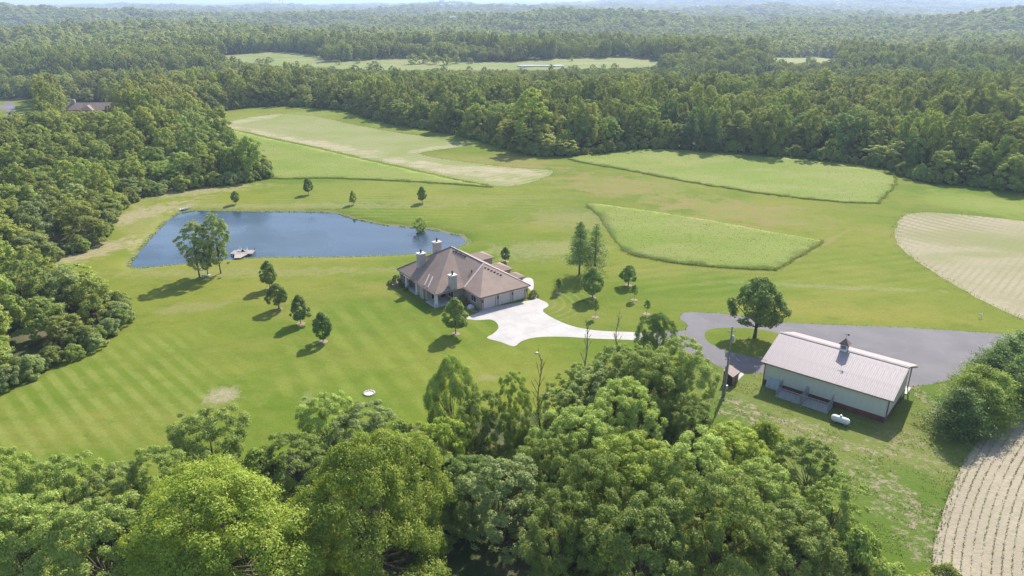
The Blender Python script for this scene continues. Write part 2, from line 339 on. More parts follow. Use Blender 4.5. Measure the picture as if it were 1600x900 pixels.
# ------------------------------------------------------------------ regions of the land (first that holds a point wins)
drive_px = [(727, 497), (748, 488), (752, 483), (790, 476), (829, 469), (834, 466), (828, 452), (815, 441), (822, 434), (832, 436), (834, 446), (833, 456), (840, 466), (853, 472), (857, 478), (848, 486), (870, 500), (900, 511), (940, 517), (990, 519), (1030, 523), (1030, 536), (985, 531), (930, 529), (880, 526), (838, 527), (815, 533), (803, 541), (782, 534), (761, 528), (771, 521), (779, 512), (775, 503), (765, 499), (745, 500)]
asph_px = [(1068, 489), (1085, 488), (1140, 491), (1210, 502), (1290, 507), (1400, 511), (1500, 517), (1600, 524), (1760, 533), (1800, 590), (1640, 600), (1540, 560), (1500, 585), (1470, 597), (1440, 602), (1400, 605), (1300, 600), (1210, 586), (1160, 582), (1130, 575), (1100, 562), (1060, 545), (1020, 536), (1000, 530), (1030, 519), (1068, 516), (1073, 507), (1062, 498)]
isl_px = [(1101, 522), (1108, 515), (1130, 512), (1170, 513), (1205, 518), (1235, 528), (1240, 545), (1215, 556), (1185, 558), (1150, 552), (1120, 542), (1104, 532)]
F1 = [(345, 196), (385, 184), (440, 178), (500, 183), (560, 196), (640, 210), (733, 224), (700, 232), (657, 240), (720, 252), (800, 262), (862, 266), (850, 278), (800, 291), (760, 288), (700, 276), (620, 258), (540, 240), (460, 222), (400, 209)]
F8 = [(296, 192), (340, 199), (400, 212), (460, 225), (540, 243), (620, 261), (700, 279), (770, 292), (720, 289), (620, 283), (520, 279), (425, 279), (395, 268), (350, 235), (310, 215)]
F9 = [(300, 189), (360, 172), (430, 167), (500, 169), (580, 184), (680, 206), (760, 220), (800, 232), (760, 229), (733, 221), (640, 207), (560, 193), (500, 180), (440, 175), (385, 181), (335, 194)]
F10 = [(672, 240), (735, 227), (790, 236), (830, 245), (872, 250), (900, 262), (864, 262), (800, 259), (730, 251)]
F2 = [(886, 247), (940, 240), (1010, 233), (1070, 234), (1130, 240), (1250, 249), (1340, 262), (1395, 276), (1394, 294), (1374, 316), (1368, 318), (1300, 315), (1200, 304), (1100, 289), (1000, 270), (930, 258)]
F3 = [(858, 270), (905, 263), (960, 269), (1030, 284), (1130, 303), (1240, 322), (1337, 352), (1300, 362), (1284, 371), (1190, 355), (1080, 334), (990, 322), (916, 311), (870, 298), (830, 288)]
F4 = [(918, 318), (990, 326), (1080, 339), (1190, 359), (1279, 375), (1284, 377), (1283, 381), (1250, 400), (1214, 421), (1208, 422), (1150, 420), (1080, 414), (1020, 405), (982, 396), (965, 382), (948, 358), (930, 334)]
F5 = [(1437, 288), (1500, 288), (1560, 296), (1640, 306), (1760, 318), (1760, 365), (1620, 345), (1520, 334), (1440, 328), (1430, 315)]
F6 = [(1408, 340), (1440, 332), (1520, 337), (1620, 348), (1760, 368), (1760, 540), (1680, 525), (1620, 507), (1560, 482), (1500, 450), (1450, 420), (1410, 390), (1399, 368)]
F7 = [(1760, 540), (1640, 583), (1600, 608), (1568, 640), (1535, 680), (1505, 725), (1480, 780), (1462, 840), (1455, 900), (1450, 1000), (1460, 1100), (2200, 1100), (2200, 560)]
CLEAR = [(-420, 640), (-200, 640), (-60, 625), (0, 606), (60, 580), (130, 548), (175, 520), (186, 505), (180, 488), (150, 470), (110, 452), (70, 438), (55, 418), (100, 400), (145, 385), (170, 350), (196, 318), (240, 303), (300, 293), (370, 286), (414, 277), (400, 255), (345, 225), (300, 206), (292, 189), (360, 171), (430, 166), (500, 168), (560, 178), (600, 189), (650, 199), (700, 208), (760, 222), (830, 241), (880, 243), (940, 238), (1010, 231), (1130, 236), (1250, 245), (1330, 255), (1400, 265), (1440, 282), (1520, 290), (1600, 301), (1760, 316), (1900, 330), (2300, 560), (2300, 1100), (1380, 1100), (1340, 860), (1270, 760), (1150, 690), (1050, 640), (900, 640), (700, 660), (560, 680), (420, 720), (250, 770), (80, 790), (-150, 800), (-420, 800)]
YARD = [(1095, 566), (1130, 577), (1200, 587), (1300, 602), (1440, 604), (1470, 599), (1545, 562), (1640, 590), (1600, 607), (1560, 650), (1500, 735), (1462, 840), (1455, 1000), (1385, 1100), (1345, 860), (1270, 770), (1150, 700), (1060, 650), (1040, 600)]
FF1 = [(338, 89), (380, 84), (440, 81), (498, 87), (515, 97), (600, 92), (650, 91), (720, 96), (800, 96), (880, 91), (990, 91), (1032, 98), (1030, 104), (900, 108), (800, 110), (620, 110), (520, 107), (430, 103), (370, 97)]
FF2 = [(1195, 91), (1250, 90), (1310, 92), (1310, 98), (1250, 99), (1200, 97)]
FF3 = [(-60, 158), (20, 155), (60, 158), (70, 170), (40, 181), (-60, 184)]
FFP = [(808, 102.4), (825, 101.4), (848, 101.8), (878, 101.2), (880, 103.2), (862, 104.6), (838, 104.0), (815, 105.0)]
ROAD = [(-40, 166), (8, 161), (22, 162), (24, 172), (22, 182), (8, 182), (10, 172), (-40, 172)]
_e = np.roll(POND, -1, 0) - np.roll(POND, 1, 0); _n = np.stack([_e[:, 1], -_e[:, 0]], 1); _n /= np.linalg.norm(_n, axis=1)[:, None] + 1e-9
if inside(POND, (POND + _n * .5)[:, 0], (POND + _n * .5)[:, 1]).mean() > .5: _n = -_n
BANK = POND + _n * (1.0 + .5 * np.sin(np.arange(len(POND)) * 1.3))[:, None]
t = NT('pond_mud'); MAT['mud'] = t.done(t.mix(t.ramp(t.noise(.5, 6, .7), .4, .6), (.17, .13, .075), (.13, .15, .035)), .9, .2)
REG = [('pond_bed', POND, 'bed'), ('pond_bank', BANK, 'mud'), ('concrete_driveway', gpoly(drive_px, 3), 'concrete'), ('grass_island', gpoly(isl_px), 'lawn'), ('asphalt_drive', ragged(gpoly(asph_px, 4), 1.6, 0.14), 'asphalt'),
       ('stubble_field', ragged(gpoly(F1), 2.2, 0.5), 'stubble'), ('hay_ground', ragged(gpoly(F8), 2.0, 0.4), 'hay'), ('hay_ground', ragged(gpoly(F2), 2.0, 0.9), 'hay'),
       ('hay_ground', ragged(gpoly(F4), 1.6, 0.6), 'hay'), ('tilled_field', ragged(gpoly(F6), 2.0, 0.45), 'maize_soil'), ('row_crop_field', ragged(gpoly(F7, 4), 1.2, 0.2), 'row_soil'), ('yard', gpoly(YARD), 'yard'), ('lawn', gpoly(CLEAR, 4), 'lawn'),
       ('far_pond_bed', gpoly(FFP, 3), 'bed'), ('far_pasture', gpoly(FF1, 3), 'far_field'), ('far_field', gpoly(FF2, 3), 'stubble'), ('far_road', gpoly(ROAD, 3), 'asphalt'), ('far_lawn', gpoly(FF3, 3), 'lawn')]
LAWN_I = [i for i, r in enumerate(REG) if r[0] == 'lawn'][0]
OPEN_POLYS = [REG[i][1] for i in (LAWN_I, LAWN_I + 2, LAWN_I + 3, LAWN_I + 5)]

# points of the land: fine where the clearing is, coarser outward to the horizon
pts = []
lx = REG[LAWN_I][1]
gx, gy = np.meshgrid(np.arange(-150, 330, 3.2), np.arange(40, 500, 3.2)); g = np.stack([gx.ravel(), gy.ravel()], 1) + rng.uniform(-.7, .7, (gx.size, 2))
keep = inside(lx, g[:, 0], g[:, 1]) | ((g[:, 1] < 110) & (np.abs(g[:, 0]) < 90)); g = g[keep]
near_px = np.zeros(len(g), bool)
for i in range(1, LAWN_I): near_px |= edge_dist(REG[i][1], g[:, 0], g[:, 1]) < .9
pd = edge_dist(POND, g[:, 0], g[:, 1]); near_px |= pd < .7
pts.append(g[~near_px])
for dd in (.9, 2.0, 3.3):                                                  # closer rings on the pond banks
    for sgn in (-1, 1):
        e = np.roll(POND, -1, 0) - np.roll(POND, 1, 0); nrm = np.stack([e[:, 1], -e[:, 0]], 1); nrm /= np.linalg.norm(nrm, axis=1)[:, None] + 1e-9
        pts.append(POND + nrm * dd * sgn)
rr = np.concatenate([np.geomspace(8, 120, 16), np.geomspace(130, 2600, 95), np.geomspace(2700, 60000, 46)])
aa = np.concatenate([np.radians(np.arange(-48, 48.01, .9)), np.radians(np.arange(54, 307, 6.0))])
ra, rb = np.meshgrid(rr, aa); pg = np.stack([(ra * np.sin(rb)).ravel(), (ra * np.cos(rb)).ravel()], 1)
out = ~inside(lx, pg[:, 0], pg[:, 1]) & ~((pg[:, 1] < 110) & (pg[:, 1] > 38) & (np.abs(pg[:, 0]) < 90)); pts.append(pg[out])
pts = np.concatenate(pts)
cv = [Vector(p) for p in pts]; ce = []
for nm, poly, m_ in REG:
    o = len(cv); cv += [Vector(p) for p in poly]; n = len(poly); ce += [(o + k, o + (k + 1) % n) for k in range(n)]
ov, oe, of, _a, _b, _c = delaunay_2d_cdt(cv, ce, [], 0, 1e-4)
V2 = np.array([(v.x, v.y) for v in ov]); FT = np.array([f for f in of if len(f) == 3], np.int32)
Vz = terrain(V2[:, 0], V2[:, 1]); V3 = np.column_stack([V2, Vz])
cen = V2[FT].mean(1); reg = np.full(len(FT), len(REG)); todo = np.ones(len(FT), bool)
for i, (nm, poly, m_) in enumerate(REG):
    ins = todo & inside(poly, cen[:, 0], cen[:, 1]); reg[ins] = i; todo &= ~ins
def sub_mesh(name, sel, dz=0.0):
    f = FT[sel]; used, inv = np.unique(f.ravel(), return_inverse=True); v = V3[used].copy(); v[:, 2] += dz
    f = inv.reshape(-1, 3); a, b, c = v[f[:, 0]], v[f[:, 1]], v[f[:, 2]]
    flip = np.cross(b - a, c - a)[:, 2] < 0; f[flip] = f[flip][:, ::-1]
    return v, f
def hayfield(i, hgt, name, m):
    """standing crop: a raised rough top with its cut sides"""
    v, f = sub_mesh(name, reg == i)
    n = len(v); nz = (np.sin(v[:, 0] * 1.9 + v[:, 1]) * np.sin(v[:, 1] * 1.3 - v[:, 0] * .7) + rng.normal(0, .5, n)) * .07
    taper = smooth(0.0, 2.4, edge_dist(REG[i][1], v[:, 0], v[:, 1])); top = v.copy(); top[:, 2] += .03 + (hgt + nz) * taper; low = v.copy(); low[:, 2] += .01
    e = np.concatenate([f[:, [0, 1]], f[:, [1, 2]], f[:, [2, 0]]]); key = {}
    for a, b in e: key[(a, b)] = 1
    bd = [(a, b) for a, b in e if (b, a) not in key]
    side = [(b, a, a + n) for a, b in bd] + [(b, a + n, b + n) for a, b in bd]
    side = [(s_[0], s_[1], s_[2]) for s_ in side]
    idx = np.concatenate([f, np.array([((a + n), (b + n), b) for a, b in bd] + [((a + n), b, a) for a, b in bd], np.int32).reshape(-1, 3)])
    me = np_mesh(name, np.concatenate([top, low]), idx[:, :])
    o = link(name, me, m, None); return o, top, f
HAY = {}; F4_I = 8
names = {}
for i, (nm, poly, mk) in enumerate(REG):
    sel = reg == i
    if not sel.any(): continue
    if nm == 'hay_ground': continue
    v, f = sub_mesh(nm, sel); o = link(nm, np_mesh(nm, v, f), MAT[mk], None, True); o['kind'] = 'structure'
v, f = sub_mesh('ground', reg == len(REG)); o = link('ground', np_mesh('ground', v, f), MAT['floor'], None, True); o['kind'] = 'structure'
for i, (nm, poly, mk) in enumerate(REG):
    if nm == 'hay_ground':
        o, top, f = hayfield(i, .3 if i == F4_I else .2, 'hay_field', MAT[mk]); o['kind'] = 'structure'; HAY[i] = (top, f, poly, mk)
# water
def water(name, poly, z):
    bm = bmesh.new(); bm.faces.new([bm.verts.new((p[0], p[1], z)) for p in poly]); bmesh.ops.triangulate(bm, faces=bm.faces); bmesh.ops.recalc_face_normals(bm, faces=bm.faces)
    for f_ in bm.faces:
        if f_.normal.z < 0: f_.normal_flip()
    me = bpy.data.meshes.new(name); bm.to_mesh(me); bm.free(); o_ = link(name, me, MAT['water']); o_['kind'] = 'structure'; return o_
e = np.roll(POND, -1, 0) - np.roll(POND, 1, 0); nrm = np.stack([e[:, 1], -e[:, 0]], 1); nrm /= np.linalg.norm(nrm, axis=1)[:, None] + 1e-9
outn = nrm if inside(POND, (POND + nrm * .5)[:, 0], (POND + nrm * .5)[:, 1]).mean() < .5 else -nrm
water('pond', POND + outn * .25, WATER_Z)
fp = gpoly(FFP, 3); fo = water('far_pond', fp, float(terrain(fp[:, 0], fp[:, 1]).max()) + .05)
t = NT('ruffled_sky_tinted_water'); t.bump(t.noise(.8, 4), .6, .5); fo.data.materials[0] = t.done(t.mix(t.noise(.1), (.3, .35, .4), (.36, .41, .45)), .3, .5)  # far pond: reflected sky put into the pale base colour, over a ruffled bump
# ------------------------------------------------------------------ vegetation: leaf clouds, limbs, kinds
def m_leaf(name, dark, light, warm, tr=.38):
    t = NT(name); at = t.n('ShaderNodeAttribute', attribute_name='tone').outputs['Fac']; oi = t.n('ShaderNodeObjectInfo').outputs['Random']
    c = t.mix(at, dark, light); ol = t.n('ShaderNodeObjectInfo').outputs['Location']; st = t.ramp(t.noise(.006, 3, .6, vec=ol), .36, .64)
    c = t.mix(t.math('MULTIPLY', t.math('MULTIPLY', oi, st), 1.0), c, t.mix(at, tuple(v * .75 for v in warm), warm))
    hs = t.n('ShaderNodeHueSaturation'); t.set(hs.inputs['Color'], c); t.set(hs.inputs['Value'], t.math('ADD', .62, t.math('ADD', t.math('MULTIPLY', t.math('FRACT', t.math('MULTIPLY', oi, 7.31)), .5), t.math('MULTIPLY', t.noise(.011, 2, .5, vec=ol), .3)))); c = hs.outputs[0]
    d = t.n('ShaderNodeBsdfDiffuse'); t.set(d.inputs[0], c); l = t.n('ShaderNodeBsdfTranslucent')
    t.set(l.inputs[0], t.mix(.5, c, t.mix(1.0, c, (1.0, 1.0, .35), 'MULTIPLY')))
    g = t.n('ShaderNodeBsdfGlossy'); g.inputs['Roughness'].default_value = .5; t.set(g.inputs[0], (.8, .85, .8, 1))
    a = t.n('ShaderNodeMixShader'); a.inputs[0].default_value = tr; t.t.links.new(d.outputs[0], a.inputs[1]); t.t.links.new(l.outputs[0], a.inputs[2])
    b = t.n('ShaderNodeMixShader'); b.inputs[0].default_value = .02; t.t.links.new(a.outputs[0], b.inputs[1]); t.t.links.new(g.outputs[0], b.inputs[2])
    t.t.links.new(b.outputs[0], t.out.inputs[0]); t.t.nodes.remove(t.bsdf); return t.m
LEAF = {'bright': m_leaf('leaf_bright', (0.248, 0.329, 0.030), (0.380, 0.445, 0.055), (0.374, 0.424, 0.065), .45),
        'mid': m_leaf('leaf_mid', (0.204, 0.286, 0.042), (0.341, 0.408, 0.085), (0.347, 0.392, 0.080), .42),
        'pale': m_leaf('leaf_pale', (0.248, 0.334, 0.055), (0.391, 0.466, 0.110), (0.396, 0.445, 0.105), .42),
        'grey': m_leaf('leaf_grey_green', (0.220, 0.281, 0.070), (0.352, 0.408, 0.135), (0.352, 0.382, 0.120), .4),
        'dark': m_leaf('leaf_dark', (0.133, 0.215, 0.039), (0.259, 0.345, 0.075), (0.273, 0.325, 0.075), .35),
        'wood': m_leaf('leaf_woodland', (0.213, 0.270, 0.040), (0.378, 0.413, 0.085), (0.415, 0.407, 0.085), .42),
        'pine': m_leaf('needle_green', (0.119, 0.198, 0.045), (0.250, 0.342, 0.090), (0.263, 0.336, 0.080), .3),
        'hay': m_leaf('hay_blade', (.17, .24, .03), (.26, .325, .06), (.28, .32, .07), .4),
        'crop': m_leaf('crop_leaf', (.15, .2, .04), (.23, .285, .075), (.25, .27, .08), .3)}
BARK = simple('bark', (.16, .125, .095), (.085, .07, .055), 3.0, .9, .1, bump=(6, .6, .05))
BARK_PALE = simple('bark_dead', (.3, .27, .23), (.2, .17, .14), 3.0, .9, .1)

def leaf_mesh(name, c, n, size, tone, asp=.62):
    k = len(c); n = n / (np.linalg.norm(n, axis=1)[:, None] + 1e-9); r = rng.normal(size=(k, 3)); t = np.cross(n, r); t /= np.linalg.norm(t, axis=1)[:, None] + 1e-9
    b = np.cross(n, t); s = (size * rng.uniform(.65, 1.35, k))[:, None]
    v = np.stack([c - t * s * .5, c + b * s * asp * .5 + t * s * .06, c + t * s * .5, c - b * s * asp * .5 + t * s * .06], 1).reshape(-1, 3)
    me = np_mesh(name, v, np.arange(k * 4).reshape(-1, 4))
    a = me.attributes.new('tone', 'FLOAT', 'POINT'); a.data.foreach_set('value', np.repeat(np.clip(tone, 0, 1), 4).astype(np.float32)); return me
PROF = {'dome': ([0, .12, .35, .6, .82, 1], [.6, .9, 1, .92, .68, .25]), 'ash': ([0, .2, .5, .75, .9, 1], [.5, .78, 1, .92, .7, .35]), 'oval': ([0, .2, .45, .7, .9, 1], [.55, .95, 1, .75, .42, .1]),
        'cone': ([0, .12, .4, .7, .9, 1], [.65, 1, .82, .5, .24, .05]), 'edge': ([0, .1, .4, .7, .88, 1], [.8, .95, 1, .95, .75, .4]), 'shrub': ([0, .2, .5, .8, 1], [.9, 1, .95, .65, .2]), 'loose': ([0, .25, .5, .75, 1], [.7, .6, .95, .8, .3])}
def tree_meshes(kind, H, R, zb, nb, br, N, leaf, seed, thick=.3, limbs=18, squash=.75, trunk_r=.22, rough_env=.22):
    global rng
    rng = np.random.default_rng(seed); pt, pr = PROF[kind]
    t = np.clip((np.arange(nb) + rng.random(nb)) / nb, 0, 1) ** .85; ang = (np.arange(nb) * 2.39996 + rng.normal(0, .35, nb)); ph = rng.random(3) * 6.28
    env = R * np.interp(t, pt, pr) * (1 + rough_env * np.sin(ang * 2 + ph[0]) * np.sin(t * 5 + ph[1]) + rough_env * .6 * np.sin(ang * 3 + ph[2]))
    bR = br * R * rng.uniform(.65, 1.35, nb) * np.interp(t, [0, .7, 1], [1.05, 1, .75]); rad = np.maximum(env - bR * .8, 0) * rng.uniform(.55, 1.0, nb) ** .5
    C = np.stack([rad * np.cos(ang), rad * np.sin(ang), zb + bR * squash * .6 + t * (H - zb - bR * squash * 1.5)], 1)
    w = bR ** 2; cnt = np.maximum((N * w / w.sum()).astype(int), 3); idx = np.repeat(np.arange(nb), cnt); k = len(idx)
    d = rng.normal(size=(k, 3)); d /= np.linalg.norm(d, axis=1)[:, None]
    o = C[idx] - np.array([0, 0, zb + (H - zb) * .3]); o /= np.linalg.norm(o, axis=1)[:, None] + 1e-9; o[:, 2] += .25
    neg = (d * o).sum(1) < -.25; d[neg] *= -1
    lump = 1 + .22 * np.sin(d[:, 0] * 6 + idx) * np.sin(d[:, 1] * 7 + idx * 2.1) + .12 * np.sin(d[:, 2] * 11 + idx)
    rr_ = bR[idx] * lump * (1 - thick * rng.random(k) ** 1.6); c = C[idx] + d * rr_[:, None] * np.array([1, 1, squash])
    c[:, 2] = np.maximum(c[:, 2], .15 + .2 * rng.random(k))
    nrm = d * .8 + np.array([0, 0, .45]) + rng.normal(0, .42, (k, 3))
    tone = np.clip(.5 + rng.normal(0, .16, nb)[idx] + rng.normal(0, .2, k), 0, 1)
    crown = leaf_mesh('crown', c, nrm, leaf, tone)
    mb = MB(); lean = rng.normal(0, .02 * H, 2); top = Vector((lean[0], lean[1], zb + (H - zb) * .62))
    prev = Vector((0, 0, -.3)); steps = 5
    for i in range(1, steps + 1):
        f = i / steps; p = Vector((lean[0] * f + .06 * math.sin(i * 2.1) * trunk_r * 4, lean[1] * f, top.z * f)); mb.tube(prev, p, trunk_r * (1.25 if i == 1 else 1.0) * (1 - .7 * (f - 1 / steps)), trunk_r * (1 - .7 * f), 8); prev = p
    for j in np.argsort(-bR)[:limbs]:
        f = min(max((C[j][2] - zb * .2) / top.z * .55, zb / top.z * .8), .92); a = Vector((lean[0] * f, lean[1] * f, top.z * f)); b = Vector(C[j]); m = a.lerp(b, .5) + Vector((0, 0, -.04 * H * (1 - f)))
        r0 = trunk_r * (1 - .7 * f) * .55; mb.tube(a, m, r0, r0 * .65, 5); mb.tube(m, b, r0 * .65, r0 * .2, 5)
    me = bpy.data.meshes.new('trunk'); me.from_pydata(mb.v, [], mb.f); me.update(); me.polygons.foreach_set('use_smooth', [True] * len(me.polygons))
    return dict(crown=crown, trunk=me, H=H, R=R)
def pine_meshes(H, R, N, seed, zb=.1, full=1.0, leaf=.34, expo=.75):
    global rng
    rng = np.random.default_rng(seed); mb = MB(); mb.tube((0, 0, -.3), (0, 0, H * .5), H * .018, H * .011, 8); mb.tube((0, 0, H * .5), (0, 0, H * .99), H * .011, .02, 6)
    cs, ns, tn = [], [], []; lev = 24
    for i in range(lev):
        f = zb + (1 - zb) * (i + .5 * rng.random()) / lev; L = R * ((1 - f) / (1 - zb)) ** expo * 1.02 + .15
        for q in range(6 if i < lev - 4 else 4):
            if rng.random() > full: continue
            an = q * 1.047 + i * .7 + rng.normal(0, .25); l = L * rng.uniform(.5, 1.15); rise = (.05 + .35 * f) * l
            e = Vector((math.cos(an) * l, math.sin(an) * l, f * H + rise)); a = Vector((0, 0, f * H)); mb.tube(a, e, .02 + .03 * (1 - f), .01, 4)
            k = max(int(N / (lev * 6) * (.35 + 1.1 * l / R)), 6); u = rng.random(k) ** .7 * .85 + .17; wdt = .2 * l * (1.05 - u * .5) + .12
            p = np.outer(1 - u, a) + np.outer(u, e); off = rng.normal(size=(k, 3)) * wdt[:, None] * np.array([1, 1, .45]); cs.append(p + off)
            ns.append(np.array([math.cos(an) * .2, math.sin(an) * .2, .7]) + rng.normal(0, .6, (k, 3))); tn.append(np.clip(.45 + rng.normal(0, .28) + rng.normal(0, .2, k), 0, 1))
    crown = leaf_mesh('crown', np.concatenate(cs), np.concatenate(ns), leaf, np.concatenate(tn), .38)
    me = bpy.data.meshes.new('trunk'); me.from_pydata(mb.v, [], mb.f); me.update(); return dict(crown=crown, trunk=me, H=H, R=R)
def bare_meshes(H, seed, ivy=0):
    global rng
    rng = np.random.default_rng(seed); mb = MB(); prev = Vector((0, 0, -.2)); tips = []
    for i in range(1, 7):
        f = i / 6; p = Vector((.25 * math.sin(i * 1.3) , .2 * math.cos(i * 1.7), H * f)); mb.tube(prev, p, .17 * (1 - .8 * (f - 1 / 6)), .17 * (1 - .8 * f), 7)
        if i > 1:
            for q in range(4):
                an = rng.random() * 6.28; l = H * (.09 + .12 * (1 - f)) * rng.uniform(.6, 1.3); a = prev.lerp(p, rng.random()); e_ = a + Vector((math.cos(an) * l * .55, math.sin(an) * l * .55, l)); mb.tube(a, e_, .045, .015, 5)
                for w in range(3): an2 = an + rng.normal(0, .7); m = a.lerp(e_, rng.uniform(.4, .95)); mb.tube(m, m + Vector((math.cos(an2), math.sin(an2), 1.2)) * l * .33, .018, .007, 4)
        prev = p
    k = max(int(ivy), 60); z = H * (.03 + (.62 if ivy else .9) * rng.random(k) ** .8); an = rng.random(k) * 6.28; rd = rng.random(k) ** .5 * (.75 if ivy else .9) * (1.15 - z / H)
    crown = leaf_mesh('crown', np.stack([rd * np.cos(an), rd * np.sin(an), z], 1), rng.normal(size=(k, 3)) + np.array([0, 0, .6]), .2, np.clip(rng.normal(.45, .2, k), 0, 1))
    me = bpy.data.meshes.new('trunk'); me.from_pydata(mb.v, [], mb.f); me.update(); return dict(crown=crown, trunk=me, H=H, R=1.0)

KIND = {}
KIND['dome'] = [tree_meshes('dome', 17, 9, 2.0, 210, .14, 125000, .2, s, limbs=34, trunk_r=.45, thick=.5, rough_env=.25) for s in (1, 2)]
KIND['ash'] = [tree_meshes('ash', 14, 5.5, 1.6, 140, .15, 66000, .19, s, limbs=30, squash=.8, rough_env=.36, thick=.55) for s in (3, 4, 5)]
KIND['airy'] = [tree_meshes('loose', 13, 4.6, 2.0, 120, .13, 34000, .19, s, limbs=34, thick=.6, rough_env=.38, trunk_r=.16) for s in (6, 7)]
KIND['bush'] = [tree_meshes('shrub', 5, 3.2, .2, 64, .22, 14000, .23, s, limbs=10, trunk_r=.12, thick=.5, rough_env=.3) for s in (8, 9)]
KIND['wood'] = [tree_meshes('edge', 15, 5, 1.2, 62, .23, 13000, .4, s, limbs=8, rough_env=.33, trunk_r=.25, thick=.5) for s in (11, 12, 13, 14)] + [tree_meshes('ash', 16, 4.8, 2.5, 60, .21, 12000, .4, s, limbs=8, rough_env=.38, trunk_r=.25, thick=.5) for s in (15, 16)]
KIND['far'] = [tree_meshes('dome', 15, 5.5, .5, 26, .3, 900, 1.2, s, limbs=2, rough_env=.35, thick=.45) for s in (21, 22, 23, 24)]
KIND['lawn'] = [tree_meshes('oval', 7, 2.2, 1.3, 40, .3, 11000, .24, s, limbs=12, trunk_r=.09) for s in (31, 32)] + [tree_meshes('oval', 7, 2.2, 1.1, 44, .28, 11000, .24, 33, limbs=12, trunk_r=.09)]
KIND['sapling'] = [tree_meshes('oval', 4, .9, 1.6, 18, .42, 1800, .22, s, limbs=8, trunk_r=.04) for s in (34, 35)]
KIND['shade'] = [tree_meshes('dome', 12, 4.8, 2.6, 70, .23, 20000, .32, 36, limbs=24, trunk_r=.32)]
KIND['river'] = [tree_meshes('loose', 14, 4.2, 2.2, 80, .18, 11000, .3, s, limbs=26, thick=.45, trunk_r=.17) for s in (37, 38, 39)]
KIND['pine'] = [pine_meshes(8, 3.6, 12000, 41, .03, .93, .3, .5), pine_meshes(8, 3.4, 12000, 42, .03, .93, .3, .5)]
KIND['tall_pine'] = [pine_meshes(13, 3.9, 9500, 43, .2, .95, .36), pine_meshes(13, 3.5, 6000, 44, .1, .9, .34)]
KIND['bare'] = [bare_meshes(14, 51, 1400), bare_meshes(9, 52, 0), bare_meshes(7, 53, 0)]
rng = np.random.default_rng(77)

def plant(name, kd, var, x, y, H, R, rz, leaf, label, cat='tree', group=None, bark=None, z=None):
    k = KIND[kd][var % len(KIND[kd])]; z = tz(x, y) if z is None else z
    e_ = empty(name, (x, y, z), rz, label, cat, group); e_.scale = (R / k['R'], R / k['R'], H / k['H'])
    for pn, m in (('trunk', bark or BARK), ('crown', LEAF[leaf])):
        me = k[pn]
        if not me.materials: me.materials.append(m)
        o_ = bpy.data.objects.new(pn, me); COL.objects.link(o_); o_.parent = e_
        if me.materials[0] != m: o_.material_slots[0].link = 'OBJECT'; o_.material_slots[0].material = m
    return e_
def height_for(x, y, top_py):
    lo, hi = 0.0, 60.0
    for _ in range(40):
        m = (lo + hi) / 2
        if project(x, y, m)[1] > top_py: lo = m
        else: hi = m
    return lo
def ppm(x, y, z=0): return F_PX / (y * CP - (z - CAM_H) * SP)
def crown_at(cx, cy, w, H):
    x, y = flat(cx, cy, .6 * H); return x, y, w / 2 / ppm(x, y, .6 * H)

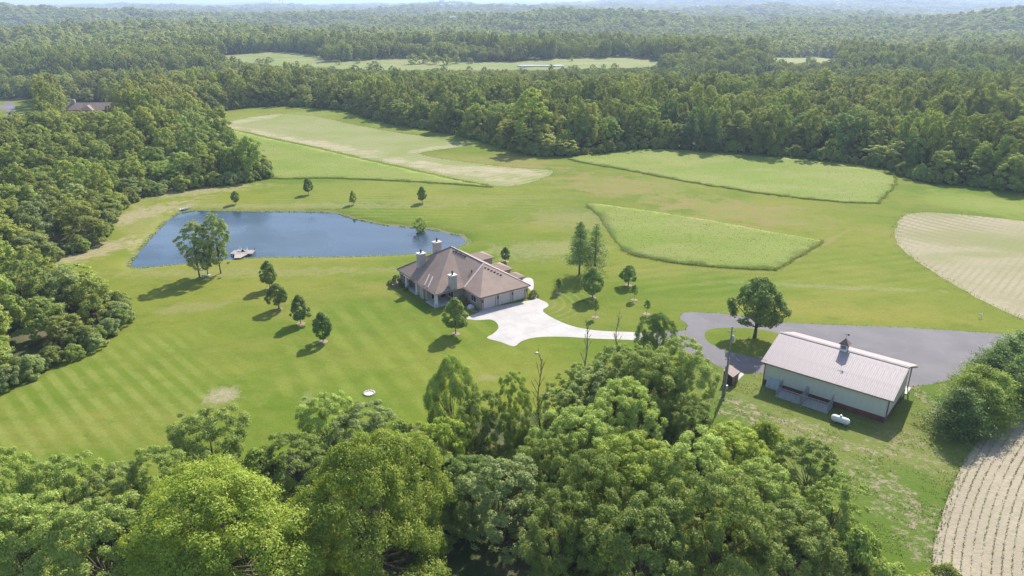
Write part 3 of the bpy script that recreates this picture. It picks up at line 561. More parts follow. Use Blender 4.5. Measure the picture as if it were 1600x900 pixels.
# near belt of trees along the bottom of the photograph, one by one
NEAR = [
 (345, 840, 320, 17, 'dome', 'bright', 'broad bright yellow-green domed tree, the largest crown at bottom left'),
 (585, 800, 255, 17, 'dome', 'bright', 'big bright yellow-green domed tree right of the largest one at the bottom'),
 (155, 860, 200, 15, 'ash', 'pale', 'pale green spreading tree left of the big yellow-green dome at bottom left'),
 (28, 862, 180, 15, 'ash', 'pale', 'pale green tree in the very bottom left corner'),
 (20, 778, 125, 12, 'ash', 'mid', 'mid green tree at the left picture edge, below the mown lawn'),
 (100, 775, 125, 12, 'ash', 'pale', 'light green tree at lower left with its top against the lawn'),
 (185, 770, 105, 11, 'ash', 'grey', 'dull grey-green tree among lighter ones at lower left'),
 (255, 765, 120, 11, 'ash', 'pale', 'feathery pale tree left above the big bottom dome'),
 (330, 705, 135, 12, 'ash', 'pale', 'tall feathery pale tree standing out above the lower left belt'),
 (405, 735, 105, 9, 'bush', 'mid', 'dark bushy tree just above the big yellow-green dome'),
 (462, 725, 110, 9, 'ash', 'mid', 'mid green tree between the pale tree and the second dome'),
 (510, 670, 110, 10, 'ash', 'pale', 'pale tree at the lawn edge near the worn brown patch'),
 (570, 672, 115, 10, 'ash', 'grey', 'grey-green tree at the lawn edge below the white stone ring'),
 (627, 695, 95, 9, 'bush', 'mid', 'low bushy tree right below the white stone ring'),
 (705, 632, 92, 14, 'dome', 'pale', 'upright pale-topped tree in the middle of the belt, tallest against the lawn'),
 (752, 665, 92, 12, 'ash', 'mid', 'leafy tree tucked right of the upright pale-topped one'),
 (803, 632, 66, 14, 'ash', 'mid', 'slender tree with bare lower stems left of the ivy-clad dead trunk'),
 (690, 710, 105, 10, 'ash', 'bright', 'small bright tree below the upright pale-topped one'),
 (785, 790, 185, 13, 'airy', 'grey', 'wide grey-green willowy tree above the bare ground at the bottom'),
 (735, 760, 120, 11, 'ash', 'dark', 'dark tree in the gap right of the second dome'),
 (858, 735, 115, 11, 'ash', 'mid', 'mid green tree at the foot of the ivy-clad dead trunk'),
 (875, 855, 140, 13, 'ash', 'mid', 'mid green tree at the bottom edge right of the bare ground'),
 (880, 640, 95, 9, 'airy', 'pale', 'thin airy tree at the left end of the central thicket'),
 (932, 612, 110, 10, 'airy', 'grey', 'airy tree with bare twigs in front of the concrete drive'),
 (962, 592, 100, 10, 'ash', 'pale', 'pale tree rising before the concrete drive, right of the airy one'),
 (1002, 575, 85, 10, 'airy', 'mid', 'loose tree just left of the dense dark round tree'),
 (900, 600, 75, 9, 'airy', 'mid', 'slim loose tree at the upper left of the central thicket'),
 (970, 660, 130, 12, 'ash', 'pale', 'pale tree in the heart of the central thicket'),
 (905, 700, 135, 12, 'ash', 'pale', 'light green tree on the left flank of the central thicket'),
 (1028, 520, 74, 11, 'dome', 'dark', 'dense dark round tree peeping over the thicket by the drive'),
 (1060, 588, 118, 13, 'ash', 'pale', 'pale rounded tree at the top of the thicket left of the utility pole'),
 (1010, 610, 120, 12, 'ash', 'mid', 'mid green tree below the dense dark round tree'),
 (1080, 660, 100, 9, 'ash', 'mid', 'leafy tree at the foot of the utility pole'),
 (985, 760, 170, 14, 'ash', 'bright', 'bright green tree in the middle of the lower thicket'),
 (920, 800, 150, 14, 'ash', 'mid', 'tall leafy tree left of the bright one in the lower thicket'),
 (1075, 745, 165, 14, 'ash', 'pale', 'large pale tree right of the bright one in the lower thicket'),
 (1145, 705, 115, 9, 'ash', 'bright', 'fresh green tree on the thicket edge below the barn yard'),
 (1120, 850, 195, 15, 'ash', 'mid', 'big leafy tree at the bottom edge right of centre'),
 (1000, 868, 185, 15, 'ash', 'mid', 'big leafy tree at the bottom edge at centre right'),
 (1190, 775, 145, 12, 'ash', 'pale', 'pale green tree left of the willowy ones on the right flank'),
 (1258, 740, 125, 10, 'airy', 'mid', 'willowy darker tree on the right flank nearest the barn'),
 (1300, 810, 135, 11, 'airy', 'mid', 'willowy tree leaning out furthest right of the thicket'),
 (1238, 860, 170, 13, 'ash', 'mid', 'leafy tree at the bottom edge under the willowy ones'),
 (1335, 872, 120, 9, 'bush', 'mid', 'bushy tree at the right end of the bottom edge'),
 (1195, 690, 80, 6, 'bush', 'bright', 'low fresh green bush below the bare dirt of the barn yard'),
 (1390, 905, 80, 5, 'bush', 'mid', 'low bush at the bottom edge beside the worn grass track')]
for i, (cx, cy, w, H, kd, lf, lb) in enumerate(NEAR):
    x, y, R = crown_at(cx, cy, w, H)
    plant('shrub' if kd == 'bush' and H < 7 else 'deciduous_tree', kd, i, x, y, H * (1.04 + .1 * math.sin(i * 1.9)), R * (1.03 if kd == 'dome' and i < 2 else .9 + .07 * math.sin(i * 2.7)), i * 2.1, lf, lb, 'bush' if kd == 'bush' and H < 7 else 'tree')
for (cx, by, top, v, lb) in [(842, 700, 560, 0, 'bare dead trunk clad in ivy rising from the belt'), (962, 560, 487, 1, 'leafless tree with forked bare branches before the concrete drive'), (915, 575, 500, 2, 'thin leafless stems left of the forked bare tree')]:
    x, y = flat(cx, by, 2); H = height_for(x, y, top); plant('bare_tree', 'bare', v, x, y, H, 1.0, v * 1.3, 'mid', lb, 'tree', None, BARK_PALE if v else BARK)

# trees set out on the lawn: (base px, base py, top py, crown width px)
LAWN = [(422, 451, 407, 23, 'lawn', 0, 'mid', 'young tree on the lawn, furthest back in the row of four below the pond'), (436, 483, 443, 28, 'shade', 0, 'dark', 'dark round young tree, second from the pond in the row of four'),
        (470, 506, 461, 26, 'lawn', 2, 'dark', 'dark young tree, third from the pond in the row of four'), (505, 534, 488, 26, 'lawn', 2, 'dark', 'dark young tree at the near end of the row of four'),
        (712, 522, 465, 33, 'lawn', 0, 'pale', 'pale green round tree on the lawn in front of the garage'), (790, 409, 386, 13, 'lawn', 2, 'dark', 'small narrow dark tree behind the house'),
        (369, 319, 298, 12, 'lawn', 1, 'dark', 'small round tree beyond the pond, leftmost there'), (482, 304, 278, 14, 'lawn', 0, 'dark', 'tallest small tree beyond the pond'), (552, 320, 298, 10, 'lawn', 2, 'mid', 'slim little tree beyond the pond near its far right corner'),
        (660, 317, 291, 14, 'lawn', 1, 'mid', 'small tree alone on the grass right of the pond'), (657, 359, 328, 22, 'river', 1, 'pale', 'pale drooping tree on the right bank of the pond'),
        (873, 458, 434, 10, 'sapling', 0, 'mid', 'sapling with mulch ring right of the garage'), (926, 466, 418, 31, 'lawn', 2, 'dark', 'dark pyramidal tree in front of the two pines'), (982, 446, 414, 22, 'shade', 0, 'dark', 'dark round tree alone right of the pines'),
        (991, 469, 444, 11, 'sapling', 1, 'pale', 'thin pale sapling below the dark round tree'), (930, 496, 466, 9, 'sapling', 0, 'mid', 'slim sapling nearest the concrete drive'), (1010, 491, 468, 10, 'sapling', 1, 'mid', 'sapling just above the dense thicket tree')]
MULCH = simple('mulch', (.3, .23, .17), (.2, .145, .1), 4, .95, .1)
for i, (bx, by, tp, w, kd, v, lf, lb) in enumerate(LAWN):
    x, y = ground(bx, by); H = height_for(x, y, tp) - (tz(x, y) if by < 330 else 0); R = w / 2 / ppm(x, y, H / 2)
    plant('willow_tree' if bx == 657 else 'lawn_tree' if kd in ('lawn', 'shade') else 'sapling' if kd == 'sapling' else 'willow_tree', kd, v, x, y, H, R * 1.2, i * 1.7, lf, lb, 'tree', None, BARK)
    if by > 330 and bx != 657:
        n = 18; mr = .9 if kd == 'lawn' else .8; mb = MB(); z0 = tz(x, y)
        mb.lathe([(mr, z0 - .05), (mr * .95, z0 + .05), (mr * .5, z0 + .1), (.05, z0 + .1)], n, (x, y, 0)); o_ = mb.build('mulch_bed', MULCH); o_['kind'] = 'structure'
for bx, by, tp, w, v, lf, lb in [(312, 433, 344, 58, 0, 'grey', 'leftmost of three tall grey-green trees at the pond'), (325, 431, 350, 34, 1, 'grey', 'slender middle tree of three at the pond'), (345, 427, 333, 50, 2, 'mid', 'rightmost and tallest of three trees at the pond')]:
    x, y = flat(bx, by); H = height_for(x, y, tp); plant('pond_tree', 'river', v, x, y, H, w / 2 / ppm(x, y, 7), v * 2.0, lf, lb)
x, y = flat(1179, 527); H = height_for(x, y, 434); plant('shade_tree', 'shade', 0, x, y, H, 4.9, .5, 'dark', 'dark round shade tree on the grass island in the asphalt')
for bx, by, tp, w, v, lb in [(905, 429, 346, 52, 0, 'full dark pine, left of the pair right of the house'), (929, 427, 350, 50, 1, 'sparse thin pine, right of the pair right of the house')]:
    x, y = flat(bx, by); H = height_for(x, y, tp); plant('pine_tree', 'tall_pine', v, x, y, H, w / 2 / ppm(x, y, 5), v, 'pine', lb)
PINES = [(1515, 612, 80, 7.5, 'bushy pine between the first and second of the row'), (1545, 582, 80, 8, 'bushy pine between the second and third of the row'), (1573, 558, 80, 8, 'bushy pine between the third and the upper one of the row'), (1563, 612, 74, 7.5, 'bushy pine in the crop-side row, second from below'), (1598, 585, 74, 8, 'bushy pine in the crop-side row, fourth from below'), (1502, 635, 92, 7.5, 'nearest bushy pine at the lower end of the row by the crop'), (1528, 598, 90, 7.5, 'second bushy pine of the row, beside the asphalt'), (1556, 570, 88, 8, 'third bushy pine of the row, beside the asphalt'), (1590, 548, 88, 8, 'upper bushy pine of the row at the right picture edge'),
         (1548, 628, 80, 7, 'bushy pine on the crop side of the row, lowest there'), (1580, 598, 80, 7.5, 'bushy pine on the crop side of the row, in its middle'), (1612, 572, 80, 8, 'bushy pine on the crop side of the row, cut by the picture edge')]
for i, (cx, cy, w, H, lb) in enumerate(PINES):
    x, y, R = crown_at(cx, cy, w, H); plant('pine_tree', 'pine', i, x, y, H, R, i * 1.1, 'pine' if i % 3 else 'mid', lb, 'tree', 'pines in the row by the crop field')

# woods: trees poisson-spread wherever the land is not open
def spread(r0, r1, k0, a0=-46, a1=46, minsp=7.4, kr=1 / 100.):
    out_ = []; r = r0
    while r < r1:
        sp = max(minsp, r * kr) * k0; n = max(int(math.radians(a1 - a0) * r / sp), 1); a = np.radians(np.linspace(a0, a1, n)) + rng.uniform(-.42, .42, n) * sp / r; q = r + rng.uniform(-.42, .42, n) * sp
        out_.append(np.stack([q * np.sin(a), q * np.cos(a), np.full(n, sp)], 1)); r += sp
    return np.concatenate(out_)
ROOF_VIEW = [(96, 154), (150, 154), (196, 160), (188, 174), (100, 174)]
VIEW = [np.array(p, float) for p in (FF1, FF2, FF3, ROOF_VIEW)]
def woods(P):
    okk = np.ones(len(P), bool)
    for poly in OPEN_POLYS: okk &= ~inside(poly, P[:, 0], P[:, 1])
    okk &= (edge_dist(OPEN_POLYS[0], P[:, 0], P[:, 1]) > 1.2)
    px, py = project(P[:, 0], P[:, 1], terrain(P[:, 0], P[:, 1])); okk &= (py < 640) & (px > -260) & (px < 1860)
    hx_, hy_ = flat(145, 172); okk &= ~((np.abs(P[:, 0] - hx_) < 22) & (np.abs(P[:, 1] - hy_ - 8) < 16))
    okk &= ~((px > 1100) & (py > 330)); rr0 = np.hypot(P[:, 0], P[:, 1]); fq = np.log(rr0) * 9; okk &= ~((np.sin(P[:, 0] / 37 + 2 * np.sin(fq * .7)) * np.sin(fq * 2.3 + P[:, 0] / 90) > .8) & (rr0 > 330) & (edge_dist(OPEN_POLYS[0], P[:, 0], P[:, 1]) > 14)); return P[okk]
W = woods(spread(118, 950, 1.0)); F_ = woods(spread(950, 8200, 1.0, minsp=9))
de = edge_dist(OPEN_POLYS[0], W[:, 0], W[:, 1]); rW = np.hypot(W[:, 0], W[:, 1])
base_h = np.where((W[:, 0] < -20) & (rW < 330), 11.5, 17.0)
def stand(P_):
    x_, y_ = P_[:, 0], P_[:, 1]; ph_ = np.log(np.hypot(x_, y_)) * 6.5 + .55 * np.sin(x_ / 150 + 1) + .3 * np.sin(x_ / 61) + .25 * np.sin(y_ / 90)
    return 1.2 - .46 * (ph_ % 1.0) + .1 * np.sin((x_ + y_) / 21)
HW = base_h * stand(W) * rng.uniform(.66, 1.25, len(W)) * np.where(de < 5, rng.uniform(.55, .95, len(W)), 1.0); RW = 4.7 * rng.uniform(.72, 1.3, len(W)) * np.where(base_h < 13, .86, 1.0)
def clip_heights(P, Hs):
    """keep the view open over far clearings: trees on the near side of one stay below it"""
    z0 = terrain(P[:, 0], P[:, 1]); s_ = np.ones(len(P)); bx, by = project(P[:, 0], P[:, 1], z0); slack = rng.uniform(0, 2.5, len(P)) + np.where(rng.random(len(P)) < .12, rng.uniform(2, 10, len(P)), 0)
    for v_ in VIEW:
        xs_ = np.arange(int(v_[:, 0].min()), int(v_[:, 0].max()) + 1); lo = np.full(len(xs_), -1.0); hi = np.full(len(xs_), 1e9)
        for k in range(len(v_)):
            (ax, ay), (cx, cy) = v_[k - 1], v_[k]
            if abs(ax - cx) < 1e-6: continue
            u = (xs_ - ax) / (cx - ax); on_ = (u >= 0) & (u <= 1); yy = ay + u * (cy - ay); lo[on_] = np.maximum(lo[on_], yy[on_]); hi[on_] = np.minimum(hi[on_], yy[on_])
        ok = (bx >= xs_[0]) & (bx <= xs_[-1]); col = np.clip(np.round(bx - xs_[0]).astype(int), 0, len(xs_) - 1); low = lo[col]; front = ok & (by > (low + hi[col]) / 2)
        for step in range(16):
            tx, ty = project(P[:, 0], P[:, 1], z0 + Hs * s_); bad = front & (ty < low - slack); s_[bad] *= .86
    return s_
sc = clip_heights(W, HW); keep = sc > .3; W, HW, RW, de, rW = W[keep], (HW * sc)[keep], (RW * np.maximum(sc, .6))[keep], de[keep], rW[keep]
pxW, pyW = project(W[:, 0], W[:, 1], terrain(W[:, 0], W[:, 1])); view = (pxW > -40) & (pxW < 1640)
score = rW + np.minimum(de, 60) * 3.2 + np.where(view, 0, 1e5); order = np.argsort(score); pick = order[:245]; rest = order[245:]
def wood_label(px, py, H, lf, what='tree'):
    col = {'wood': 'green', 'mid': 'fresh green', 'grey': 'grey-green', 'pale': 'pale green', 'dark': 'dark green'}[lf]; size = ('low' if H < 9.5 else 'tall' if H > 14 else 'middling') if what == 'tree' else ('knee-low' if H < 2.9 else 'small' if H < 3.7 else 'tall')
    if px < 230 and py > 400: place = 'in the left thicket ' + ('at the picture edge' if px < 45 else 'below the nest box' if py > 480 else 'above the nest box'); zone = 'thicket left of the lawn'
    elif px < 430 and py > 190:
        row = 'by the bare strip' if py > 330 else 'behind the beached boat' if px > 215 else 'well back'
        place = 'in woods left of the pond, ' + ('at the picture edge' if px < 60 else row); zone = 'woods left of the pond'
    elif px < 330: place = 'in the woods below the brown-roofed house'; zone = 'woods by the brown-roofed house'
    else:
        k = [(480, 'above the stubble field, left'), (620, 'above the stubble field, middle'), (760, 'above the stubble field, right'), (890, 'where it dips lowest'), (1040, 'left of the two conifers'), (1180, 'around the two conifers'), (1300, 'behind the upper hay field'), (1420, 'right of the upper hay field'), (1520, 'right of the corner bush'), (9999, 'at the right picture edge')]
        place = 'in the far wood edge ' + next(t_ for lim, t_ in k if px < lim); zone = 'edge of the far woods'
    return f'{size} {col} {"tree" if what == "tree" else "shrub"} {place}', ('woodland trees: ' if what == 'tree' else 'shrubs: ') + zone
for j, i in enumerate(pick):
    x, y = W[i, :2]; px, py = pxW[i], pyW[i]
    lf = ('wood', 'wood', 'mid', 'grey', 'pale')[int(rng.integers(0, 5))] if px < 430 and py > 190 else ('wood', 'wood', 'wood', 'mid', 'dark')[int(rng.integers(0, 5))]; lb, gp = wood_label(px, py, HW[i], lf)
    plant('woodland_tree', 'wood', int(rng.integers(0, 6)), x, y, HW[i], RW[i], rng.random() * 6.28, lf, lb, 'tree', gp)
# particular trees in the far wood edge
for bx, by, tp, w, kd, v, lf, nm, lb in [(830, 232, 138, 62, 'wood', 4, 'bright', 'woodland_tree', 'tall yellow-green tree standing out of the far wood edge'), (182, 168, 128, 36, 'wood', 1, 'bright', 'woodland_tree', 'bright yellow-green tree beside the brown-roofed house'), (690, 205, 165, 34, 'wood', 0, 'bright', 'woodland_tree', 'low yellow-green tree at the far wood edge'),
                                     (1078, 234, 178, 34, 'tall_pine', 0, 'pine', 'spruce_tree', 'left of two bluish conifers at the far wood edge'), (1112, 236, 174, 40, 'tall_pine', 0, 'pine', 'spruce_tree', 'right of two bluish conifers at the far wood edge'), (1437, 281, 255, 22, 'bush', 0, 'pale', 'shrub', 'pale bush at the corner where the far woods turn'),
                                     (393, 278, 212, 46, 'wood', 2, 'mid', 'woodland_tree', 'large round tree at the right tip of the woods by the pond'), (365, 281, 232, 36, 'wood', 0, 'mid', 'woodland_tree', 'tree next to the one at the right tip of the woods by the pond')]:
    x, y = ground(bx, by); H = height_for(x, y, tp) - tz(x, y); plant(nm, kd, v, x, y, H, w / 2 / ppm(x, y, H / 2), v + .4, lf, lb, 'bush' if nm == 'shrub' else 'tree')
for q, (bx, by, tp, w) in enumerate([(645, 100, 84, 18), (662, 99, 82, 20), (680, 100, 83, 18), (697, 101, 85, 16), (713, 99, 86, 14), (735, 99, 90, 12), (893, 95, 88, 7), (585, 104, 95, 22), (530, 101, 94, 8), (560, 99, 90, 9), (420, 97, 89, 18), (405, 98, 91, 14)]):
    x, y = ground(bx, by); H = max(height_for(x, y, tp) - tz(x, y), 3.0); plant('pasture_tree', 'far', q, x, y, H, w / 2 / ppm(x, y, 5), q, 'wood', ('leftmost', 'second', 'third', 'fourth', 'fifth', 'rightmost')[q] + ' distant tree in the hedge across the far pasture' if q < 6 else 'distant lone tree ' + ('right of the far pond', 'below the middle of the far pasture', 'left of the pasture middle', 'near the pasture middle', 'by the left end of the far pasture, larger', 'by the left end of the far pasture, smaller')[q - 6], 'tree', 'trees across the far pasture' if q < 6 else 'lone trees in the far pasture')
# shrubs skirting the woods
edge = OPEN_POLYS[0]; sh = []
for k in range(len(edge)):
    a, b = edge[k - 1], edge[k]; L = math.hypot(*(b - a))
    for q in range(int(L / 3.4) + 1):
        p = a + (b - a) * rng.random() + rng.normal(0, .8, 2); ppx, ppy = project(p[0], p[1], tz(*p))
        if -20 < ppx < 1620 and (ppy < 330 or (ppx < 215 and ppy < 612)) and p[1] > 60: sh.append((p[0], p[1], ppx, ppy))
sh.sort(key=lambda s_: s_[1]); shrub_rest = []
for j, (x, y, ppx, ppy) in enumerate(sh):
    H = rng.uniform(2.2, 4.6) * (1.0 if ppy > 330 else 1.15)
    if j < 150:
        lf = ('grey', 'grey', 'wood', 'mid')[j % 4] if ppx < 215 else ('wood', 'mid', 'grey', 'wood')[j % 4]; lb, gp = wood_label(ppx, ppy, H, lf, 'shrub'); plant('shrub', 'bush', j, x, y, H, H * .62, rng.random() * 6, lf, lb, 'shrub', gp)
    else: shrub_rest.append((x, y, H))

def scatter(name, P, Hs, Rs, kind, lf):
    """one mass of trees: points carrying turn and size, each drawn with one of the kind's crowns"""
    ks = KIND[kind]; z0 = terrain(P[:, 0], P[:, 1]); me = bpy.data.meshes.new(name); me.vertices.add(len(P)); me.vertices.foreach_set('co', np.column_stack([P[:, :2], z0]).astype(np.float32).ravel())
    var = rng.integers(0, len(ks), len(P)); sc_ = np.stack([Rs / np.array([k['R'] for k in ks])[var]] * 2 + [Hs / np.array([k['H'] for k in ks])[var]], 1).astype(np.float32)
    me.attributes.new('size', 'FLOAT_VECTOR', 'POINT').data.foreach_set('vector', sc_.ravel()); me.attributes.new('turn', 'FLOAT', 'POINT').data.foreach_set('value', (rng.random(len(P)) * 6.28).astype(np.float32)); me.attributes.new('sort', 'INT', 'POINT').data.foreach_set('value', var.astype(np.int32))
    o_ = link(name, me); o_['kind'] = 'stuff'
    ng = bpy.data.node_groups.new(name, 'GeometryNodeTree'); ng.interface.new_socket('Geometry', in_out='INPUT', socket_type='NodeSocketGeometry'); ng.interface.new_socket('Geometry', in_out='OUTPUT', socket_type='NodeSocketGeometry')
    N, L = ng.nodes, ng.links; gi = N.new('NodeGroupInput'); go = N.new('NodeGroupOutput'); jn = N.new('GeometryNodeJoinGeometry')
    def attr(nm, ty): a = N.new('GeometryNodeInputNamedAttribute'); a.data_type = ty; a.inputs['Name'].default_value = nm; return a.outputs['Attribute']
    s1, s2, s3 = attr('size', 'FLOAT_VECTOR'), attr('turn', 'FLOAT'), attr('sort', 'INT'); cx_ = N.new('ShaderNodeCombineXYZ'); L.new(s2, cx_.inputs[2]); er = N.new('FunctionNodeEulerToRotation'); L.new(cx_.outputs[0], er.inputs[0])
    for k, kk in enumerate(ks):
        src = SRC[(kind, k, lf)]; oi = N.new('GeometryNodeObjectInfo'); oi.inputs['Object'].default_value = src; oi.inputs['As Instance'].default_value = True
        cp = N.new('FunctionNodeCompare'); cp.data_type = 'INT'; cp.operation = 'EQUAL'; L.new(s3, cp.inputs[2]); cp.inputs[3].default_value = k
        ip = N.new('GeometryNodeInstanceOnPoints'); L.new(gi.outputs[0], ip.inputs['Points']); L.new(cp.outputs[0], ip.inputs['Selection']); L.new(oi.outputs['Geometry'], ip.inputs['Instance']); L.new(er.outputs[0], ip.inputs['Rotation']); L.new(s1, ip.inputs['Scale']); L.new(ip.outputs[0], jn.inputs[0])
    L.new(jn.outputs[0], go.inputs[0]); md = o_.modifiers.new('trees', 'NODES'); md.node_group = ng; return o_
# one real tree of each sort lends its crown to the far mass
SRC = {}
def first_crown(kd, k, lf):
    me = KIND[kd][k]['crown']
    for o_ in bpy.data.objects:
        if o_.data == me and o_.material_slots[0].material == LEAF[lf]: return o_
    return None
fi = np.argsort(np.hypot(F_[:, 0], F_[:, 1]))
for k in range(4):      # four ordinary far trees, standing a kilometre off
    x, y, sp = F_[fi[k * 3]]; plant('woodland_tree', 'far', k, x, y, 15, 6, k, 'wood', 'leafy woodland tree in the middle of the distant forest', 'tree', 'woodland trees: distant forest'); SRC[('far', k, 'wood')] = first_crown('far', k, 'wood')
for k in range(6):
    s_ = first_crown('wood', k, 'wood')
    if s_ is None:
        i = rest[k]; plant('woodland_tree', 'wood', k, W[i, 0], W[i, 1], HW[i], RW[i], k, 'wood', *(lambda l_: (l_[0], 'tree', l_[1]))(wood_label(pxW[i], pyW[i], HW[i], 'wood'))); s_ = first_crown('wood', k, 'wood')
    SRC[('wood', k, 'wood')] = s_
scatter('woodland', W[rest], HW[rest], RW[rest], 'wood', 'wood')
spf = F_[:, 2]; HF = rng.uniform(11, 20, len(F_)) * stand(F_) * np.interp(spf, [8, 30, 80], [1, 1.05, 1.3]); RF = np.maximum(spf * .62, 5.6) * rng.uniform(.8, 1.3, len(F_)); sF = clip_heights(F_, HF); kf = (sF > .3)
scatter('distant_forest', F_[kf], (HF * sF)[kf], RF[kf], 'far', 'wood')
if shrub_rest:
    S = np.array(shrub_rest)
    for k in range(2): SRC[('bush', k, 'wood')] = first_crown('bush', k, 'wood')
    if all(SRC[('bush', k, 'wood')] for k in range(2)): scatter('undergrowth', S, S[:, 2], S[:, 2] * .62, 'bush', 'wood')
print('woods', len(W), 'far', len(F_), 'shrubs', len(sh))

# blades standing above the hay and on its cut edges
def blades(name, P, hgt, lf, lean=.5):
    k = len(P); c = P.copy(); c[:, 2] += hgt * .3; nrm = rng.normal(size=(k, 3)); nrm[:, 2] = np.abs(nrm[:, 2]) * .6 + .2; o_ = link(name, leaf_mesh(name, c, nrm, hgt, np.clip(rng.normal(.5, .25, k), 0, 1), .4), LEAF[lf]); o_['kind'] = 'stuff'; return o_
for i, (top, f, poly, mk) in HAY.items():
    a, b, c = top[f[:, 0]], top[f[:, 1]], top[f[:, 2]]; ar = np.linalg.norm(np.cross(b - a, c - a), axis=1) / 2; dist = a[:, 1].mean(); dens = np.interp(dist, [170, 260, 400], [1.6, .5, .15]); n = int(ar.sum() * dens)
    tri = rng.choice(len(f), n, p=ar / ar.sum()); u, v_ = rng.random(n), rng.random(n); sw = u + v_ > 1; u[sw] = 1 - u[sw]; v_[sw] = 1 - v_[sw]
    clump = (np.sin(a[tri, 0] * .33 + a[tri, 1] * .21) * np.sin(a[tri, 1] * .47 - a[tri, 0] * .13) > -.35) | (rng.random(n) < .25)
    P = (a[tri] + (b - a)[tri] * u[:, None] + (c - a)[tri] * v_[:, None])[clump]
    blades('hay_blades', P, .3, 'hay')
# rows of young crop, following the curve of the field's edge
rows_px = [(1640, 583), (1600, 608), (1568, 640), (1535, 680), (1505, 725), (1480, 780), (1462, 840), (1455, 900), (1452, 1000)]
cur = catmull([flat(*p) for p in rows_px], 8, closed=False); tn = np.gradient(cur, axis=0); nr = np.stack([-tn[:, 1], tn[:, 0]], 1); nr /= np.linalg.norm(nr, axis=1)[:, None]
if nr[len(nr) // 2, 0] < 0: nr = -nr
P = []
for k in range(46):
    c = cur + nr * (.9 + k * .98); seg = np.linalg.norm(np.diff(c, axis=0), axis=1); s_ = np.concatenate([[0], np.cumsum(seg)]); q = np.arange(0, s_[-1], .085); q = q + rng.normal(0, .05, len(q))
    x = np.interp(q, s_, c[:, 0]) + rng.normal(0, .05, len(q)); y = np.interp(q, s_, c[:, 1]) + rng.normal(0, .05, len(q)); ok2 = (rng.random(len(q)) < .55 + .3 * np.sin(x * .31 + k) * np.sin(y * .17)) & (y > 45); P.append(np.stack([x, y, np.full(len(q), .05)], 1)[ok2])
blades('crop_rows', np.concatenate(P), .25, 'crop')
# weeds over the rough yard
yp = REG[LAWN_I - 1][1]; Q = np.column_stack([rng.uniform(yp[:, 0].min(), yp[:, 0].max(), 60000), rng.uniform(45, 125, 60000)]); Q = Q[inside(yp, Q[:, 0], Q[:, 1])]; Q = Q[(np.sin(Q[:, 0] * .5 + 1) * np.sin(Q[:, 1] * .6) + .5 * np.sin(Q[:, 0] * 1.7 + Q[:, 1] * 1.3) > .1)]
blades('weeds', np.column_stack([Q, np.zeros(len(Q))]), .24, 'crop')

# reeds along the pond's edge
P = []
for k in range(len(POND)):
    a, b = POND[k - 1], POND[k]; L = math.hypot(*(b - a)); n = int(L * 9)
    u = rng.random(n)[:, None]; q = a + (b - a) * u + outn[k] * np.clip(rng.normal(.25, .35, n), -.3, 1.2)[:, None]; w_ = np.sin(q[:, 0] * .6) * np.sin(q[:, 1] * .5) > -.5; q = q[w_]; P.append(np.column_stack([q, terrain(q[:, 0], q[:, 1]) + .05]))
blades('reeds', np.concatenate(P), .5, 'mid')
# brush under the near belt of trees
Q = np.column_stack([rng.uniform(-75, 48, 900), rng.uniform(58, 112, 900)]); qx, qy = project(Q[:, 0], Q[:, 1], 0.0); top = np.interp(qx, [-100, 250, 480, 640, 850, 1000, 1130, 1300, 1400], [815, 800, 760, 730, 680, 640, 690, 800, 900]); Q = Q[(qy > top) & ~((np.abs(qx - 765) < 70) & (qy > 850))]
Hq = rng.uniform(1.5, 4.5, len(Q))
if all(SRC.get(('bush', k, 'wood')) or first_crown('bush', k, 'wood') for k in range(2)):
    for k in range(2): SRC[('bush', k, 'wood')] = SRC.get(('bush', k, 'wood')) or first_crown('bush', k, 'wood')
    scatter('brush', Q, Hq, Hq * .6, 'bush', 'wood')

# ragged margins: weeds along the field edges, longer stalks on the sides of the hay that face the house
MARG = []; EDGE = []
for nm, poly, mk in REG:
    if nm in ('stubble_field', 'tilled_field'): MARG.append(weeds_on(poly, 7, .8))
    if nm == 'row_crop_field': MARG.append(weeds_on(poly[(poly[:, 0] < 140)], 16, .35, lambda m_, d_: 40 < m_[1] < 140 and np.hypot(*d_) < 5))
    if nm == 'asphalt_drive': MARG.append(weeds_on(poly, 3, .12))
    if nm == 'hay_ground':
        MARG.append(weeds_on(poly, 3, 1.0)); cc = poly.mean(0); EDGE.append(weeds_on(poly, 26, .22, lambda m_, d_: (lambda n_: (n_ if np.dot(n_, m_ - cc) > 0 else -n_)[1] < -.25 * np.hypot(*n_))(np.array([d_[1], -d_[0]]))))
M_ = np.concatenate(MARG); M_ = M_[(M_[:, 1] > 30) & (M_[:, 1] < 600)]; blades('margin_weeds', np.column_stack([M_, terrain(M_[:, 0], M_[:, 1]) + .02]), .3, 'crop')
E_ = np.concatenate(EDGE); blades('hay_stalks', np.column_stack([E_, terrain(E_[:, 0], E_[:, 1]) + .12 + .15 * rng.random(len(E_))]), .42, 'mid')
